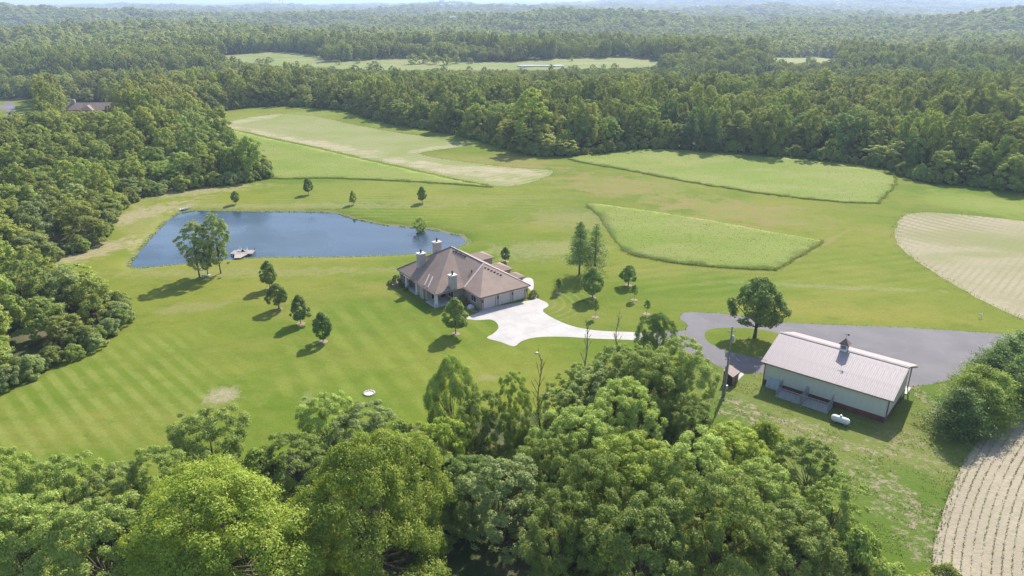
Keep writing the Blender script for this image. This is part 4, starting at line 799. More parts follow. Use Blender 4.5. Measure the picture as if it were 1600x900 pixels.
# ------------------------------------------------------------------ building materials
def m_shingle():
    t = NT('brown_shingle'); p = t.objpos(); c = t.mix(t.ramp(t.noise(.5, 5, .6, vec=p), .35, .68), (.275, .202, .163), (.236, .172, .138)); c = t.mix(t.ramp(t.noise(7, 4, .7, vec=p, sc=(1, 1, 3)), .4, .7, 0, .35), c, (.19, .145, .12))
    t.bump(t.noise(6, 4, .7, vec=p), .5, .04); return t.done(c, .9, .15)
def m_brick():
    t = NT('tan_brick'); p = t.objpos(); br = t.n('ShaderNodeTexBrick'); mp = t.n('ShaderNodeMapping'); t.t.links.new(p, mp.inputs[0]); sx = t.n('ShaderNodeSeparateXYZ'); t.t.links.new(mp.outputs[0], sx.inputs[0]); cb = t.n('ShaderNodeCombineXYZ'); t.set(cb.inputs[0], t.math('ADD', sx.outputs[0], sx.outputs[1])); t.set(cb.inputs[1], sx.outputs[2])
    t.t.links.new(cb.outputs[0], br.inputs['Vector']); br.inputs['Scale'].default_value = 4.0
    for k, v in (('Color1', (.37, .285, .23, 1)), ('Color2', (.31, .235, .19, 1)), ('Mortar', (.42, .37, .32, 1))): br.inputs[k].default_value = v
    return t.done(t.mix(t.ramp(t.noise(.8, 4, vec=p), .3, .7, 0, .4), br.outputs[0], (.38, .305, .25)), .85, .2)
def m_metal_roof():
    t = NT('ribbed_roof_metal'); p = t.objpos(); c = t.mix(t.ramp(t.noise(.35, 5, .6, vec=p, sc=(1.5, .4, 1)), .35, .68), (.33, .264, .25), (.285, .226, .215)); c = t.mix(t.ramp(t.noise(2.5, 5, .7, vec=p), .5, .8, 0, .35), c, (.28, .21, .2)); return t.done(c, t.ramp(t.noise(.8, 3, vec=p), .3, .7, .38, .6), .45)
B = {'roof': m_shingle(), 'brick': m_brick(), 'metal': m_metal_roof(), 'stone': simple('chimney_stone', (.44, .38, .34), (.35, .3, .265), 3, .85), 'cap': simple('cap_stone', (.55, .51, .47), (.45, .415, .38), 2), 'flue': simple('flue_clay', (.07, .05, .045)),
     'door': simple('garage_door_paint', (.6, .52, .48), (.56, .485, .45), .7, .55), 'trim': simple('cream_trim', (.7, .64, .58), (.63, .57, .52), 1), 'flash': simple('pale_flashing', (.48, .4, .365), (.42, .345, .315), 2, .6), 'dark': simple('dark_bronze', (.06, .045, .04), (.04, .03, .028), 2, .5),
     'gutter': simple('brown_gutter', (.2, .13, .105), (.16, .1, .085), 2, .5), 'slab': simple('porch_concrete', (.45, .42, .4), (.38, .35, .33), 1), 'siding': simple('sage_white_siding', (.57, .575, .485), (.53, .535, .45), .5, .5), 'red': simple('brown_red_wainscot', (.17, .06, .045), (.12, .045, .035), 1, .6),
     'white': simple('white_paint', (.66, .65, .63), (.58, .57, .55), 2, .45), 'steel': simple('galvanised_steel', (.42, .43, .45), (.33, .34, .36), 3, .45, .5, .6), 'pole': simple('weathered_pole', (.27, .235, .2), (.18, .15, .125), 3, .9), 'brown': simple('dark_brown_paint', (.05, .035, .03), (.035, .025, .02), 2, .6),
     'deck': simple('grey_deck_wood', (.34, .3, .265), (.27, .235, .205), 2.5, .85), 'grey': simple('pale_grey_stone', (.6, .58, .54), (.48, .45, .41), 3, .9), 'black': simple('black_plastic', (.02, .02, .02), (.03, .03, .03), 2, .5), 'blue': simple('pale_blue_paint', (.42, .47, .52), (.35, .4, .44), 2, .5)}
t = NT('window_glass'); t.bsdf.inputs['IOR'].default_value = 1.45; B['glass'] = t.done(t.mix(t.noise(.8), (.02, .025, .03), (.05, .055, .06)), .06, .5)

def part(name, m, par, fn, sm=False): mb = MB(); fn(mb); return mb.build(name, B[m], par, sm)
def window(par, wall, x0, x1, z0, z1, pos, sgn, cols=2):
    """framed window on a wall plane; wall 'x' lies across x at y=pos, 'y' across y at x=pos; sgn is the outward side"""
    def bx(mb, a0, a1, b0, b1, d0, d1):
        lo, hi = sorted((pos + sgn * d0, pos + sgn * d1))
        if wall == 'x': mb.box(a0, a1, lo, hi, b0, b1)
        else: mb.box(lo, hi, a0, a1, b0, b1)
    mb = MB(); bx(mb, x0, x1, z0, z1, -.02, .03); w = mb.build('window', B['glass'], par)
    mb = MB(); bx(mb, x0 - .1, x1 + .1, z1, z1 + .12, -.02, .07); bx(mb, x0 - .1, x1 + .1, z0 - .1, z0, -.02, .1); bx(mb, x0 - .1, x0, z0, z1, -.02, .07); bx(mb, x1, x1 + .1, z0, z1, -.02, .07)
    for k in range(1, cols): xm = x0 + (x1 - x0) * k / cols; bx(mb, xm - .04, xm + .04, z0, z1, .03, .06)
    mb.build('frame', B['trim'], w); return w

# ------------------------------------------------------------------ the house (local x along the garage front, y back along its side)
house = empty('house', (-6.5, 139.6, 0), math.radians(35), 'tan brick ranch house with brown shingle roof, three chimneys and three-door garage', 'house')
EZ = 3.1
RV = dict(E=(0, 0, EZ), D=(12.7, -.2, EZ), I=(.2, 6.8, EZ), P=(-6.8, 7, EZ), L=(-6.3, 25.6, EZ), S=(13, 25.6, EZ), R=(13, 7, EZ), A=(2.8, 16.2, 9.3), Bp=(7.2, 9.76, 6.4))
rk = list(RV); ri = {k: i for i, k in enumerate(rk)}
tris = ['E D Bp', 'E Bp I', 'I Bp A', 'I A P', 'P A L', 'L A S', 'S A R', 'R A Bp', 'R Bp D']
def rf(mb):
    n = len(rk); vs_ = [RV[k] for k in rk]; lowv = [(v[0], v[1], v[2] - .22) for v in vs_]; per = ['E', 'D', 'R', 'S', 'L', 'P', 'I']
    mb.add(vs_, [tuple(ri[a] for a in s_.split()) for s_ in tris])
    mb.add([RV[k] for k in per] + [(RV[k][0], RV[k][1], EZ - .22) for k in per], [(k, (k + 1) % 7, 7 + (k + 1) % 7, 7 + k) for k in range(7)] + [tuple(range(13, 6, -1))])
roof = part('roof', 'roof', house, rf)
def strip(mb, a, b, w=.17, up=.05):
    a = Vector(a); b = Vector(b); d = (b - a).normalized(); s_ = d.cross(Vector((0, 0, 1))).normalized() * w; u_ = Vector((0, 0, up)); n_ = Vector((0, 0, .02))
    mb.add([a - s_ + n_, a + s_ + n_, b + s_ + n_, b - s_ + n_, a - s_ * .4 + u_, a + s_ * .4 + u_, b + s_ * .4 + u_, b - s_ * .4 + u_], [(0, 1, 5, 4), (1, 2, 6, 5), (2, 3, 7, 6), (3, 0, 4, 7), (4, 5, 6, 7)])
part('valley_flashing', 'flash', roof, lambda mb: strip(mb, Vector(RV['I']) + Vector((0, 0, .04)), Vector(RV['Bp']) + Vector((0, 0, .04)), .2, .09))
def on(a, b, c, u, v): a, b, c = Vector(RV[a]), Vector(RV[b]), Vector(RV[c]); return a + (b - a) * u + (c - a) * v
for u0 in (.27, .185): part('valley_flashing', 'flash', roof, lambda mb: strip(mb, on('P', 'L', 'A', u0, .03) + Vector((0, 0, .05)), on('P', 'L', 'A', u0 - .02, .27) + Vector((0, 0, .05)), .15, .1))
for a, b in (('A', 'Bp'), ('Bp', 'D'), ('A', 'L')): part('ridge_cap', 'roof' if b == 'L' else 'flash', roof, lambda mb: strip(mb, Vector(RV[a]) + Vector((0, 0, .03)), Vector(RV[b]) + Vector((0, 0, .03)), .16, .09))
for k in range(6):
    for (s_, e_, tri_) in (('A', 'Bp', 0), ('Bp', 'D', 1)):
        p = Vector(RV[s_]).lerp(Vector(RV[e_]), (.06 if tri_ == 0 else .05) + k * .075); p = p + (Vector(RV['I' if tri_ == 0 else 'E']) - p) * (.09 if tri_ == 0 else .12); part('roof_vent', 'dark' if k % 2 else 'gutter', roof, lambda mb: mb.box(p.x - .17, p.x + .17, p.y - .17, p.y + .17, p.z - .05, p.z + .2))
p = on('I', 'Bp', 'A', .45, .1); part('roof_vent', 'dark', roof, lambda mb: mb.tube(p - Vector((0, 0, .1)), p + Vector((0, 0, .55)), .14, .14, 8))
def chimney(x, y, z0, z1, w):
    c = part('chimney', 'stone', house, lambda mb: mb.box(x - w / 2, x + w / 2, y - w / 2 * .8, y + w / 2 * .8, z0, z1))
    part('cap', 'cap', c, lambda mb: mb.box(x - w / 2 - .14, x + w / 2 + .14, y - w * .4 - .14, y + w * .4 + .14, z1, z1 + .2)); part('flue', 'flue', c, lambda mb: mb.lathe([(.2, z1 + .2), (.2, z1 + .85), (.26, z1 + .9), (.26, z1 + 1.0), (.1, z1 + 1.08)], 10, (x, y, 0)))
chimney(-2.1, 7.6, 2.9, 6.1, 1.45); chimney(-3.2, 19.3, 4.0, 7.9, 1.6); chimney(1.2, 19.8, 6.0, 9.6, 1.6)
# small hipped wings on the far side
for (y0, y1, x1) in ((3.9, 7.6, 14.3), (9.6, 15.0, 15.0), (18.6, 24.0, 16.0)):
    x0 = 9.0; z = 3.5; ym = (y0 + y1) / 2; hz_ = z + (y1 - y0) * .2; xr = x1 - (y1 - y0) / 2
    part('wall', 'brick', house, lambda mb: mb.box(x0, x1 - .45, y0 + .45, y1 - .45, 0, z - .1))
    part('roof', 'roof', house, lambda mb: mb.add([(x0, y0, z), (x1, y0, z), (x1, y1, z), (x0, y1, z), (x0, ym, hz_), (xr, ym, hz_), (x0, y0, z - .2), (x1, y0, z - .2), (x1, y1, z - .2), (x0, y1, z - .2)], [(0, 1, 5, 4), (1, 2, 5), (2, 3, 4, 5), (3, 0, 4), (0, 6, 7, 1), (1, 7, 8, 2), (2, 8, 9, 3), (3, 9, 6, 0), (6, 9, 8, 7)]))
# walls
def gar(mb):
    y0, y1, H_ = .55, .85, EZ - .24; xs = [.55]
    for k in range(3): xs += [1.35 + k * 3.75, 1.35 + k * 3.75 + 2.85]
    xs.append(12.2)
    for k in range(0, len(xs), 2): mb.box(xs[k], xs[k + 1], y0, y1, 0, H_)
    for k in range(3): mb.box(xs[1 + 2 * k], xs[2 + 2 * k], y0, y1, 2.3, H_)
part('wall', 'brick', house, gar)
for k in range(3):
    x0 = 1.35 + k * 3.75; g = part('garage_door', 'door', house, lambda mb: mb.box(x0, x0 + 2.85, .72, .8, 0, 2.3))
    for r in range(4):
        part('panel', 'door', g, lambda mb: [mb.box(x0 + .06 + q * .695, x0 + .06 + q * .695 + .64, .685, .72, .05 + r * .565, .05 + r * .565 + .5) for q in range(4)])
    part('door_trim', 'trim', g, lambda mb: (mb.box(x0 - .12, x0, .49, .55, 0, 2.3), mb.box(x0 + 2.85, x0 + 2.97, .49, .55, 0, 2.3), mb.box(x0 - .12, x0 + 2.97, .49, .55, 2.3, 2.44)))
for x0 in (.8, 4.65, 8.4, 12.0): part('wall_lamp', 'dark', house, lambda mb: (mb.box(x0 - .04, x0 + .04, .4, .56, 2.1, 2.15), mb.lathe([(.05, 1.6), (.11, 1.7), (.13, 2.0), (.05, 2.12)], 8, (x0, .38, 0))))
part('wall', 'brick', house, lambda mb: (mb.box(.55, .85, .85, 7.6, 0, EZ - .24), mb.box(12.0, 12.3, .85, 7.6, 0, EZ - .24)))
window(house, 'y', 2.6, 4.4, 1.0, 2.3, .55, -1, 2)
part('wall', 'brick', house, lambda mb: (mb.box(-1.6, .55, 7.5, 7.8, 0, EZ - .24), mb.box(-1.6, -1.3, 7.8, 11.2, 0, EZ - .24), mb.box(-6.0, -1.6, 11.2, 11.5, 0, EZ - .24), mb.box(-6.2, -5.9, 11.5, 15.6, 0, EZ - .24)))
part('wall', 'brick', house, lambda mb: (mb.box(-4.6, -4.3, 15.6, 21, 0, EZ - .24), mb.box(-5.9, -4.3, 21, 21.3, 0, EZ - .24), mb.box(-5.9, -5.6, 21.3, 24.8, 0, EZ - .24), mb.box(-5.9, 12.4, 24.8, 25.1, 0, EZ - .24), mb.box(12.1, 12.4, 7.6, 24.8, 0, EZ - .24), mb.box(-5.9, -4.6, 15.3, 15.6, 0, EZ - .24)))
part('stone_pier', 'stone', house, lambda mb: mb.box(-6.55, -5.5, 12.6, 14.3, 0, EZ - .24)); window(house, 'y', 21.8, 22.8, .8, 2.4, -5.9, -1); window(house, 'y', 23.3, 24.3, .8, 2.4, -5.9, -1); window(house, 'y', 16.4, 18.2, .5, 2.5, -4.6, -1, 2); window(house, 'y', 18.7, 20.4, .5, 2.5, -4.6, -1, 2)
window(house, 'x', -5.4, -3.6, .3, 2.4, 11.2, -1, 2); d = part('door', 'dark', house, lambda mb: mb.box(-3.0, -2.0, 11.12, 11.22, 0.15, 2.35)); part('handle', 'steel', d, lambda mb: mb.box(-2.2, -2.12, 11.05, 11.12, 1.1, 1.25))
window(house, 'y', 8.3, 10.4, .5, 2.4, -1.6, -1, 2)
for x, y in ((-6.3, 7.5), (-6.3, 15.8), (-6.3, 20.7)): pp = part('porch_post', 'trim', house, lambda mb: mb.box(x - .28, x + .28, y - .28, y + .28, .18, EZ - .24)); part('base', 'cap', pp, lambda mb: mb.box(x - .36, x + .36, y - .36, y + .36, .0, .75))
part('porch_floor', 'slab', house, lambda mb: (mb.box(-6.9, -1.6, 6.9, 11.2, 0.0, .16), mb.box(-6.7, -4.6, 15.7, 21.0, 0.0, .16)))
part('porch_beam', 'trim', house, lambda mb: (mb.box(-6.5, -1.4, 7.3, 7.55, EZ - .5, EZ - .23), mb.box(-6.5, -6.2, 7.6, 12.6, EZ - .5, EZ - .23), mb.box(-6.5, -6.2, 15.6, 21, EZ - .5, EZ - .23)))
part('gutter', 'gutter', house, lambda mb: (mb.box(.0, 12.7, -.13, -.02, EZ - .16, EZ - .02), mb.box(-6.95, -6.82, 7.0, 21, EZ - .16, EZ - .02), mb.box(-.13, -.01, 0, 6.7, EZ - .16, EZ - .02), mb.box(-6.8, .0, 6.84, 6.96, EZ - .16, EZ - .02)))
for x, y in ((.48, .48), (12.35, .48)): part('downspout', 'gutter', house, lambda mb: mb.box(x - .05, x + .05, y - .05, y + .05, 0, EZ - .2))
def hloc(x, y, z=0): c, s_ = math.cos(math.radians(35)), math.sin(math.radians(35)); return (-6.5 + c * x - s_ * y, 139.6 + s_ * x + c * y, z)
# planting beds and shrubs round the house
bed = MB(); bed.prism([hloc(*p)[:2] for p in ((-1.5, .2), (.4, .2), (.4, 7.2), (-1.3, 7.2), (-1.6, 4))], .005, .09); bed.build('flower_bed', MULCH)['kind'] = 'structure'
bed = MB(); bed.prism([hloc(*p)[:2] for p in ((-8.2, 22), (-6.0, 21.5), (-6.0, 25.6), (-7.0, 27), (-9.0, 25.5))], .005, .09); bed.build('flower_bed', MULCH)['kind'] = 'structure'
for x, y, H, R, lf, lb in ((-.5, 6.3, 1.5, .9, 'grey', 'round bush in the corner bed between porch and garage'), (-.6, 4.4, .8, .6, 'mid', 'low plant in the middle of the bed beside the garage'), (-.5, 1.0, .6, .5, 'dark', 'low dark plant at the garage corner'), (-.9, 5.2, .7, .5, 'dark', 'small dark plant below the round corner bush'),
                           (13.9, .3, 1.6, 1.15, 'grey', 'clipped bluish bush at the right end of the garage'), (-7.6, 23.5, 2.6, 1.3, 'pale', 'pale bush at the far left corner of the house'), (-8.2, 25.3, 1.0, .8, 'mid', 'low bush beside the pale one at the far left corner of the house'), (-6.9, 22.0, .9, .7, 'dark', 'low dark bush at the left wall of the house'), (-7.2, 19.5, .8, .6, 'mid', 'little bush by the left porch of the house')):
    p = hloc(x, y); plant('shrub', 'bush', int(x * 7) % 2, p[0], p[1], H, R, x, lf, lb, 'bush')
def boulder(name, x, y, r, m, lb, cat, sq=.7, seed=1):
    bm = bmesh.new(); bmesh.ops.create_icosphere(bm, subdivisions=2, radius=r); rd = random.Random(seed)
    for v in bm.verts: v.co *= 1 + rd.uniform(-.14, .14); v.co.z = v.co.z * sq + r * sq * .6
    me = bpy.data.meshes.new(name); bm.to_mesh(me); bm.free(); o_ = link(name, me, m); o_.location = (x, y, tz(x, y) - .03); return tag(o_, lb, cat)
p = hloc(-.9, 2.6); boulder('boulder', p[0], p[1], .75, B['cap'], 'white boulder in the bed beside the garage', 'boulder')

# ------------------------------------------------------------------ the barn
BO, BR = (42.2, 108.7, 0), math.atan2(-.64, .77); BL, BD, RY, EH, RH = 19.2, 11.6, 7.0, 4.3, 7.0
barn = empty('barn', BO, BR, 'long pale sage metal barn with mauve ribbed roof beside the asphalt', 'barn')
x0r, x1r, y0r, y1r = -.55, BL + .6, -.6, 14.6; sl0 = (RH - EH) / (RY - y0r)
npan = 22; pw = (x1r - x0r) / npan
def panel_mesh(side):
    mb = MB(); ya, za, yb, zb_ = (y0r, EH, RY, RH) if side == 0 else (RY, RH, y1r, RH - sl0 * (y1r - RY))
    prof = [(0, .0)]
    for q in range(3): a = pw * (q + .5) / 3; prof += [(a - .06, 0), (a - .025, .024), (a + .025, .024), (a + .06, 0)]
    prof.append((pw - .004, 0)); n = len(prof)
    vs_ = [(a, ya, za + h) for a, h in prof] + [(a, yb, zb_ + h) for a, h in prof]; vs_ += [(0, ya, za - .05), (pw - .004, ya, za - .05), (0, yb, zb_ - .05), (pw - .004, yb, zb_ - .05)]
    fs_ = [(k, k + 1, n + k + 1, n + k) for k in range(n - 1)] + [(2 * n, 2 * n + 2, 2 * n + 3, 2 * n + 1), (0, n, 2 * n + 2, 2 * n), (n - 1, 2 * n + 1, 2 * n + 3, 2 * n - 1), tuple([2 * n] + [2 * n + 1] + list(range(n - 1, -1, -1))), tuple(list(range(n, 2 * n)) + [2 * n + 3, 2 * n + 2])]
    me = bpy.data.meshes.new('roof_panel'); me.from_pydata(mb.add(vs_, fs_).v, [], mb.f); me.update(); me.materials.append(B['metal']); return me
for side in (0, 1):
    pm = panel_mesh(side)
    for k in range(npan): o_ = bpy.data.objects.new('roof_panel', pm); COL.objects.link(o_); o_.parent = barn; o_.location = (x0r + k * pw, 0, 0)
part('ridge_cap', 'flash', barn, lambda mb: mb.add([(x0r - .05, RY - .3, RH - .03), (x1r + .05, RY - .3, RH - .03), (x1r + .05, RY, RH + .11), (x0r - .05, RY, RH + .11), (x0r - .05, RY + .3, RH - .03), (x1r + .05, RY + .3, RH - .03)], [(0, 1, 2, 3), (3, 2, 5, 4)]))
yb_ = BD; zbk = RH - sl0 * (yb_ - RY) - .12; zf = EH + sl0 * (.0 - y0r) - .12
# wall sheets, one by one along each side
def sheet(mb, a0, a1, z0, z1, y, t_=.05):
    w = a1 - a0 - .012; mb.box(a0, a0 + w, y, y + t_, z0, z1)
    for q in range(3): c = a0 + w * (q + .5) / 3; mb.box(c - .03, c + .03, y - .02, y, z0, z1)
ns = 21; sw = BL / ns; mb = MB(); sheet(mb, 0, sw, .95, zf, 0); shm = mb.build('wall_panel', B['siding'], barn)
for k in range(1, ns): o_ = shm.copy(); COL.objects.link(o_); o_.parent = barn; o_.location = (k * sw, 0, 0)
part('wainscot', 'red', barn, lambda mb: (mb.box(-.03, BL + .03, -.03, .05, 0, .9), mb.box(BL - .05, BL + .03, .05, BD, 0, .9), mb.box(-.03, .05, .05, BD, 0, .9), mb.box(.05, BL - .05, BD - .06, BD, 0, .9)))
part('wainscot_trim', 'red', barn, lambda mb: (mb.box(-.05, BL + .05, -.06, .05, .9, .95), mb.box(BL - .05, BL + .06, .05, BD, .9, .95)))
part('gable_wall', 'siding', barn, lambda mb: [mb.add([(xa, .05, .95), (xa, BD, .95), (xa, BD, zbk), (xa, RY, RH - .12), (xa, .05, zf), (xb, .05, .95), (xb, BD, .95), (xb, BD, zbk), (xb, RY, RH - .12), (xb, .05, zf)], [(0, 1, 2, 3, 4), (9, 8, 7, 6, 5), (0, 5, 6, 1), (1, 6, 7, 2), (2, 7, 8, 3), (3, 8, 9, 4), (4, 9, 5, 0)]) for xa, xb in ((0, .05), (BL - .05, BL))])
part('back_wall', 'siding', barn, lambda mb: mb.box(.05, BL - .05, BD - .05, BD, .95, zbk))
part('corner_trim', 'gutter', barn, lambda mb: (mb.box(-.06, .12, -.07, -.031, 0, zf), mb.box(BL - .12, BL + .06, -.07, -.031, 0, zf), mb.box(BL + .031, BL + .07, -.06, .14, 0, zf), mb.box(-.07, -.031, -.06, .14, 0, zf)))
part('fascia', 'gutter', barn, lambda mb: (mb.box(x0r, x1r, y0r - .06, y0r - .005, EH - .22, EH - .01),))
part('rake_trim', 'gutter', barn, lambda mb: [mb.add([(xa, y0r, EH - .2), (xa, RY, RH - .2), (xa, RY, RH), (xa, y0r, EH), (xa + .05, y0r, EH - .2), (xa + .05, RY, RH - .2), (xa + .05, RY, RH), (xa + .05, y0r, EH)], [(0, 1, 2, 3), (7, 6, 5, 4), (0, 4, 5, 1), (1, 5, 6, 2), (2, 6, 7, 3), (3, 7, 4, 0)]) for xa in (x1r, x0r - .055)])
part('rake_trim', 'gutter', barn, lambda mb: [mb.add([(xa, RY, RH - .2), (xa, y1r, 4.0 - .2), (xa, y1r, 4.0), (xa, RY, RH), (xa + .05, RY, RH - .2), (xa + .05, y1r, 3.8), (xa + .05, y1r, 4.0), (xa + .05, RY, RH)], [(0, 1, 2, 3), (7, 6, 5, 4), (0, 4, 5, 1), (1, 5, 6, 2), (2, 6, 7, 3), (3, 7, 4, 0)]) for xa in (x1r, x0r - .055)])
for x in (.2, 4.9, 9.6, 14.3, BL - .1): part('porch_post', 'gutter', barn, lambda mb: mb.box(x - .09, x + .09, y1r - .5, y1r - .32, .1, 3.95))
part('porch_floor', 'slab', barn, lambda mb: mb.box(-.2, BL + .4, BD, 14.4, 0, .1))
g = part('door', 'white', barn, lambda mb: mb.box(BL, BL + .04, 9.6, 10.6, .1, 2.2)); part('handle', 'dark', g, lambda mb: mb.box(BL + .04, BL + .1, 9.7, 9.78, 1.0, 1.12))
cx_, cz_ = BL * .52, RH; cup = part('cupola', 'white', barn, lambda mb: mb.box(cx_ - .55, cx_ + .55, RY - .55, RY + .55, cz_ - .35, cz_ + 1.0))
part('louver', 'dark', cup, lambda mb: [mb.box(cx_ - .36, cx_ + .36, RY - .6, RY - .55, cz_ + .25 + k * .2, cz_ + .36 + k * .2) for k in range(3)] + [mb.box(cx_ + .55, cx_ + .6, RY - .36, RY + .36, cz_ + .25 + k * .2, cz_ + .36 + k * .2) for k in range(3)])
part('roof', 'gutter', cup, lambda mb: mb.add([(cx_ - .8, RY - .8, cz_ + 1), (cx_ + .8, RY - .8, cz_ + 1), (cx_ + .8, RY + .8, cz_ + 1), (cx_ - .8, RY + .8, cz_ + 1), (cx_, RY, cz_ + 2.0)], [(0, 1, 4), (1, 2, 4), (2, 3, 4), (3, 0, 4), (3, 2, 1, 0)]))
part('weathervane', 'dark', cup, lambda mb: (mb.tube((cx_, RY, cz_ + 1.9), (cx_, RY, cz_ + 2.9), .025, .02, 5), mb.tube((cx_ - .45, RY, cz_ + 2.6), (cx_ + .45, RY, cz_ + 2.6), .02, .02, 5), mb.box(cx_ + .15, cx_ + .45, RY - .01, RY + .01, cz_ + 2.5, cz_ + 2.8)))
def bloc(x, y, z=0): c, s_ = math.cos(BR), math.sin(BR); return (BO[0] + c * x - s_ * y, BO[1] + s_ * x + c * y, z)
# two wire dog kennels against the barn
def kennel(x0, lb):
    w, dp, h = 3.9, 2.6, 1.75; k = empty('dog_kennel', bloc(x0, -.15), BR, lb, 'kennel', 'wire kennels along the barn')
    for x, y in ((0, 0), (w, 0), (0, -dp), (w, -dp), (w * .38, -dp), (w * .62, -dp)): part('post', 'steel', k, lambda mb: mb.tube((x, y, 0), (x, y, h + (.45 if y == 0 else 0)), .045, .045, 6))
    def wire(mb, a, b):
        a = Vector((*a, 0)); b = Vector((*b, 0)); L = (b - a).length
        for q in range(int(L / .11) + 1): p = a.lerp(b, q * .11 / L); mb.tube(p + Vector((0, 0, .06)), p + Vector((0, 0, h - .05)), .011, .011, 3)
        for q in range(int(h / .11)): u_ = Vector((0, 0, .08 + q * .11)); mb.tube(a + u_, b + u_, .011, .011, 3)
    for a, b, nm in (((0, 0), (0, -dp), 'wire_panel'), ((w, 0), (w, -dp), 'wire_panel'), ((0, -dp), (w * .38, -dp), 'wire_panel'), ((w * .62, -dp), (w, -dp), 'wire_panel'), ((w * .38, -dp), (w * .62, -dp), 'gate')):
        pn_ = part(nm, 'steel', k, lambda mb: wire(mb, a, b)); part('rail', 'steel', pn_, lambda mb: (mb.tube((*a, h), (*b, h), .04, .04, 6), mb.tube((*a, .06), (*b, .06), .03, .03, 6)))
    part('slab', 'slab', k, lambda mb: mb.box(-.1, w + .1, -dp - .1, 0, 0, .05)); part('dog_door', 'red', k, lambda mb: mb.box(w * .4, w * .6, .0, .06, .1, .85))
    return k
kennel(3.3, 'left of two galvanised wire dog kennels along the barn wall'); kennel(7.5, 'right of two galvanised wire dog kennels along the barn wall')
k = empty('panel_stack', bloc(.75, -.42), BR, 'pale blue-grey framed panels leaning on the left end of the barn wall', 'panels')
for q in range(3): part('panel', 'blue', k, lambda mb: mb.add([(q * .72, -.25 - q * .05, 0), (q * .72 + .68, -.25 - q * .05, 0), (q * .72 + .68, .27, 1.75), (q * .72, .27, 1.75), (q * .72, -.19 - q * .05, 0), (q * .72 + .68, -.19 - q * .05, 0), (q * .72 + .68, .33, 1.75), (q * .72, .33, 1.75)], [(0, 1, 2, 3), (7, 6, 5, 4), (0, 4, 5, 1), (1, 5, 6, 2), (2, 6, 7, 3), (3, 7, 4, 0)]))
part('frame', 'steel', k, lambda mb: [mb.tube((q * .72 - .02, -.32 - q * .05, .02), (q * .72 - .02, .26, 1.8), .03, .03, 5) for q in range(4)])
# propane tank
tx_, ty_ = flat(1312, 662); k = empty('propane_tank', (tx_, ty_, 0), BR, 'white cylindrical propane tank lying on legs in front of the barn', 'tank'); R_ = .52
prof = [(.05, -1.38), (.25, -1.33), (.42, -1.2), (R_, -1.0), (R_, 1.0), (.42, 1.2), (.25, 1.33), (.05, 1.38)]
part('tank_body', 'white', k, lambda mb: mb.lathe(prof, 20, (0, 0, R_ + .22), 'x'), True); part('dome_lid', 'white', k, lambda mb: mb.lathe([(.2, 2 * R_ + .18), (.2, 2 * R_ + .42), (.14, 2 * R_ + .5), (.03, 2 * R_ + .52)], 12))
for s_ in (-.8, .8): part('leg', 'steel', k, lambda mb: (mb.box(s_ - .08, s_ + .08, -.3, -.2, 0, .38), mb.box(s_ - .08, s_ + .08, .2, .3, 0, .38), mb.box(s_ - .1, s_ + .1, -.35, .35, .2, .28)))
# utility pole, small dark shed, pads
px_, py_ = flat(1131, 618); ph_ = height_for(px_, py_, 511); k = empty('utility_pole', (px_, py_, 0), .3, 'weathered wooden utility pole with transformer rising over the thicket', 'pole')
part('pole', 'pole', k, lambda mb: mb.tube((0, 0, -.3), (.12, .1, ph_), .17, .11, 10)); part('stub_pole', 'pole', k, lambda mb: mb.tube((-.33, -.05, 0), (-.3, -.05, ph_ * .45), .11, .09, 8)); part('transformer', 'steel', k, lambda mb: mb.lathe([(.1, ph_ - 2.7), (.27, ph_ - 2.65), (.29, ph_ - 1.75), (.2, ph_ - 1.65), (.05, ph_ - 1.5)], 12, (.42, .05, 0)))
part('bracket', 'dark', k, lambda mb: mb.box(.05, .45, 0, .1, ph_ - 2.2, ph_ - 2.1)); part('crossarm', 'pole', k, lambda mb: mb.box(-.6, .8, .02, .12, ph_ - .85, ph_ - .72))
for x in (-.5, .1, .7): part('insulator', 'white', k, lambda mb: mb.lathe([(.04, ph_ - .72), (.07, ph_ - .65), (.05, ph_ - .55), (.02, ph_ - .5)], 8, (x, .07, 0)))
part('conduit', 'steel', k, lambda mb: mb.tube((.2, -.05, 0), (.24, .0, ph_ * .55), .04, .04, 6)); part('meter_box', 'steel', k, lambda mb: mb.box(.1, .42, -.2, -.02, 1.3, 1.9))
mb = MB(); a = Vector((px_ + .2, py_ + .1, ph_ - 2.9)); b = Vector(bloc(.2, .3, 4.4)); pr = a
for q in range(1, 13): f = q / 12; c = a.lerp(b, f) - Vector((0, 0, 1.2 * 4 * f * (1 - f) * .5)); mb.tube(pr, c, .022, .022, 5); pr = c
tag(mb.build('service_wire', B['black']), 'thin dark service wire sagging from the utility pole to the barn corner', 'wire')
sx_, sy_ = flat(1141, 597); k = empty('storage_shed', (sx_, sy_, 0), math.radians(48), 'small dark brown shed with sloped grey top behind the utility pole', 'shed')
part('wall', 'brown', k, lambda mb: mb.add([(-1.2, -.8, 0), (1.2, -.8, 0), (1.2, .8, 0), (-1.2, .8, 0), (-1.2, -.8, 1.7), (1.2, -.8, 1.7), (1.2, .8, 2.3), (-1.2, .8, 2.3)], [(0, 3, 2, 1), (4, 5, 6, 7), (0, 1, 5, 4), (1, 2, 6, 5), (2, 3, 7, 6), (3, 0, 4, 7)]))
part('roof', 'gutter', k, lambda mb: mb.add([(-1.3, -.95, 1.68), (1.3, -.95, 1.68), (1.3, .95, 2.39), (-1.3, .95, 2.39), (-1.3, -.95, 1.76), (1.3, -.95, 1.76), (1.3, .95, 2.47), (-1.3, .95, 2.47)], [(0, 3, 2, 1), (4, 5, 6, 7), (0, 1, 5, 4), (1, 2, 6, 5), (2, 3, 7, 6), (3, 0, 4, 7)]))
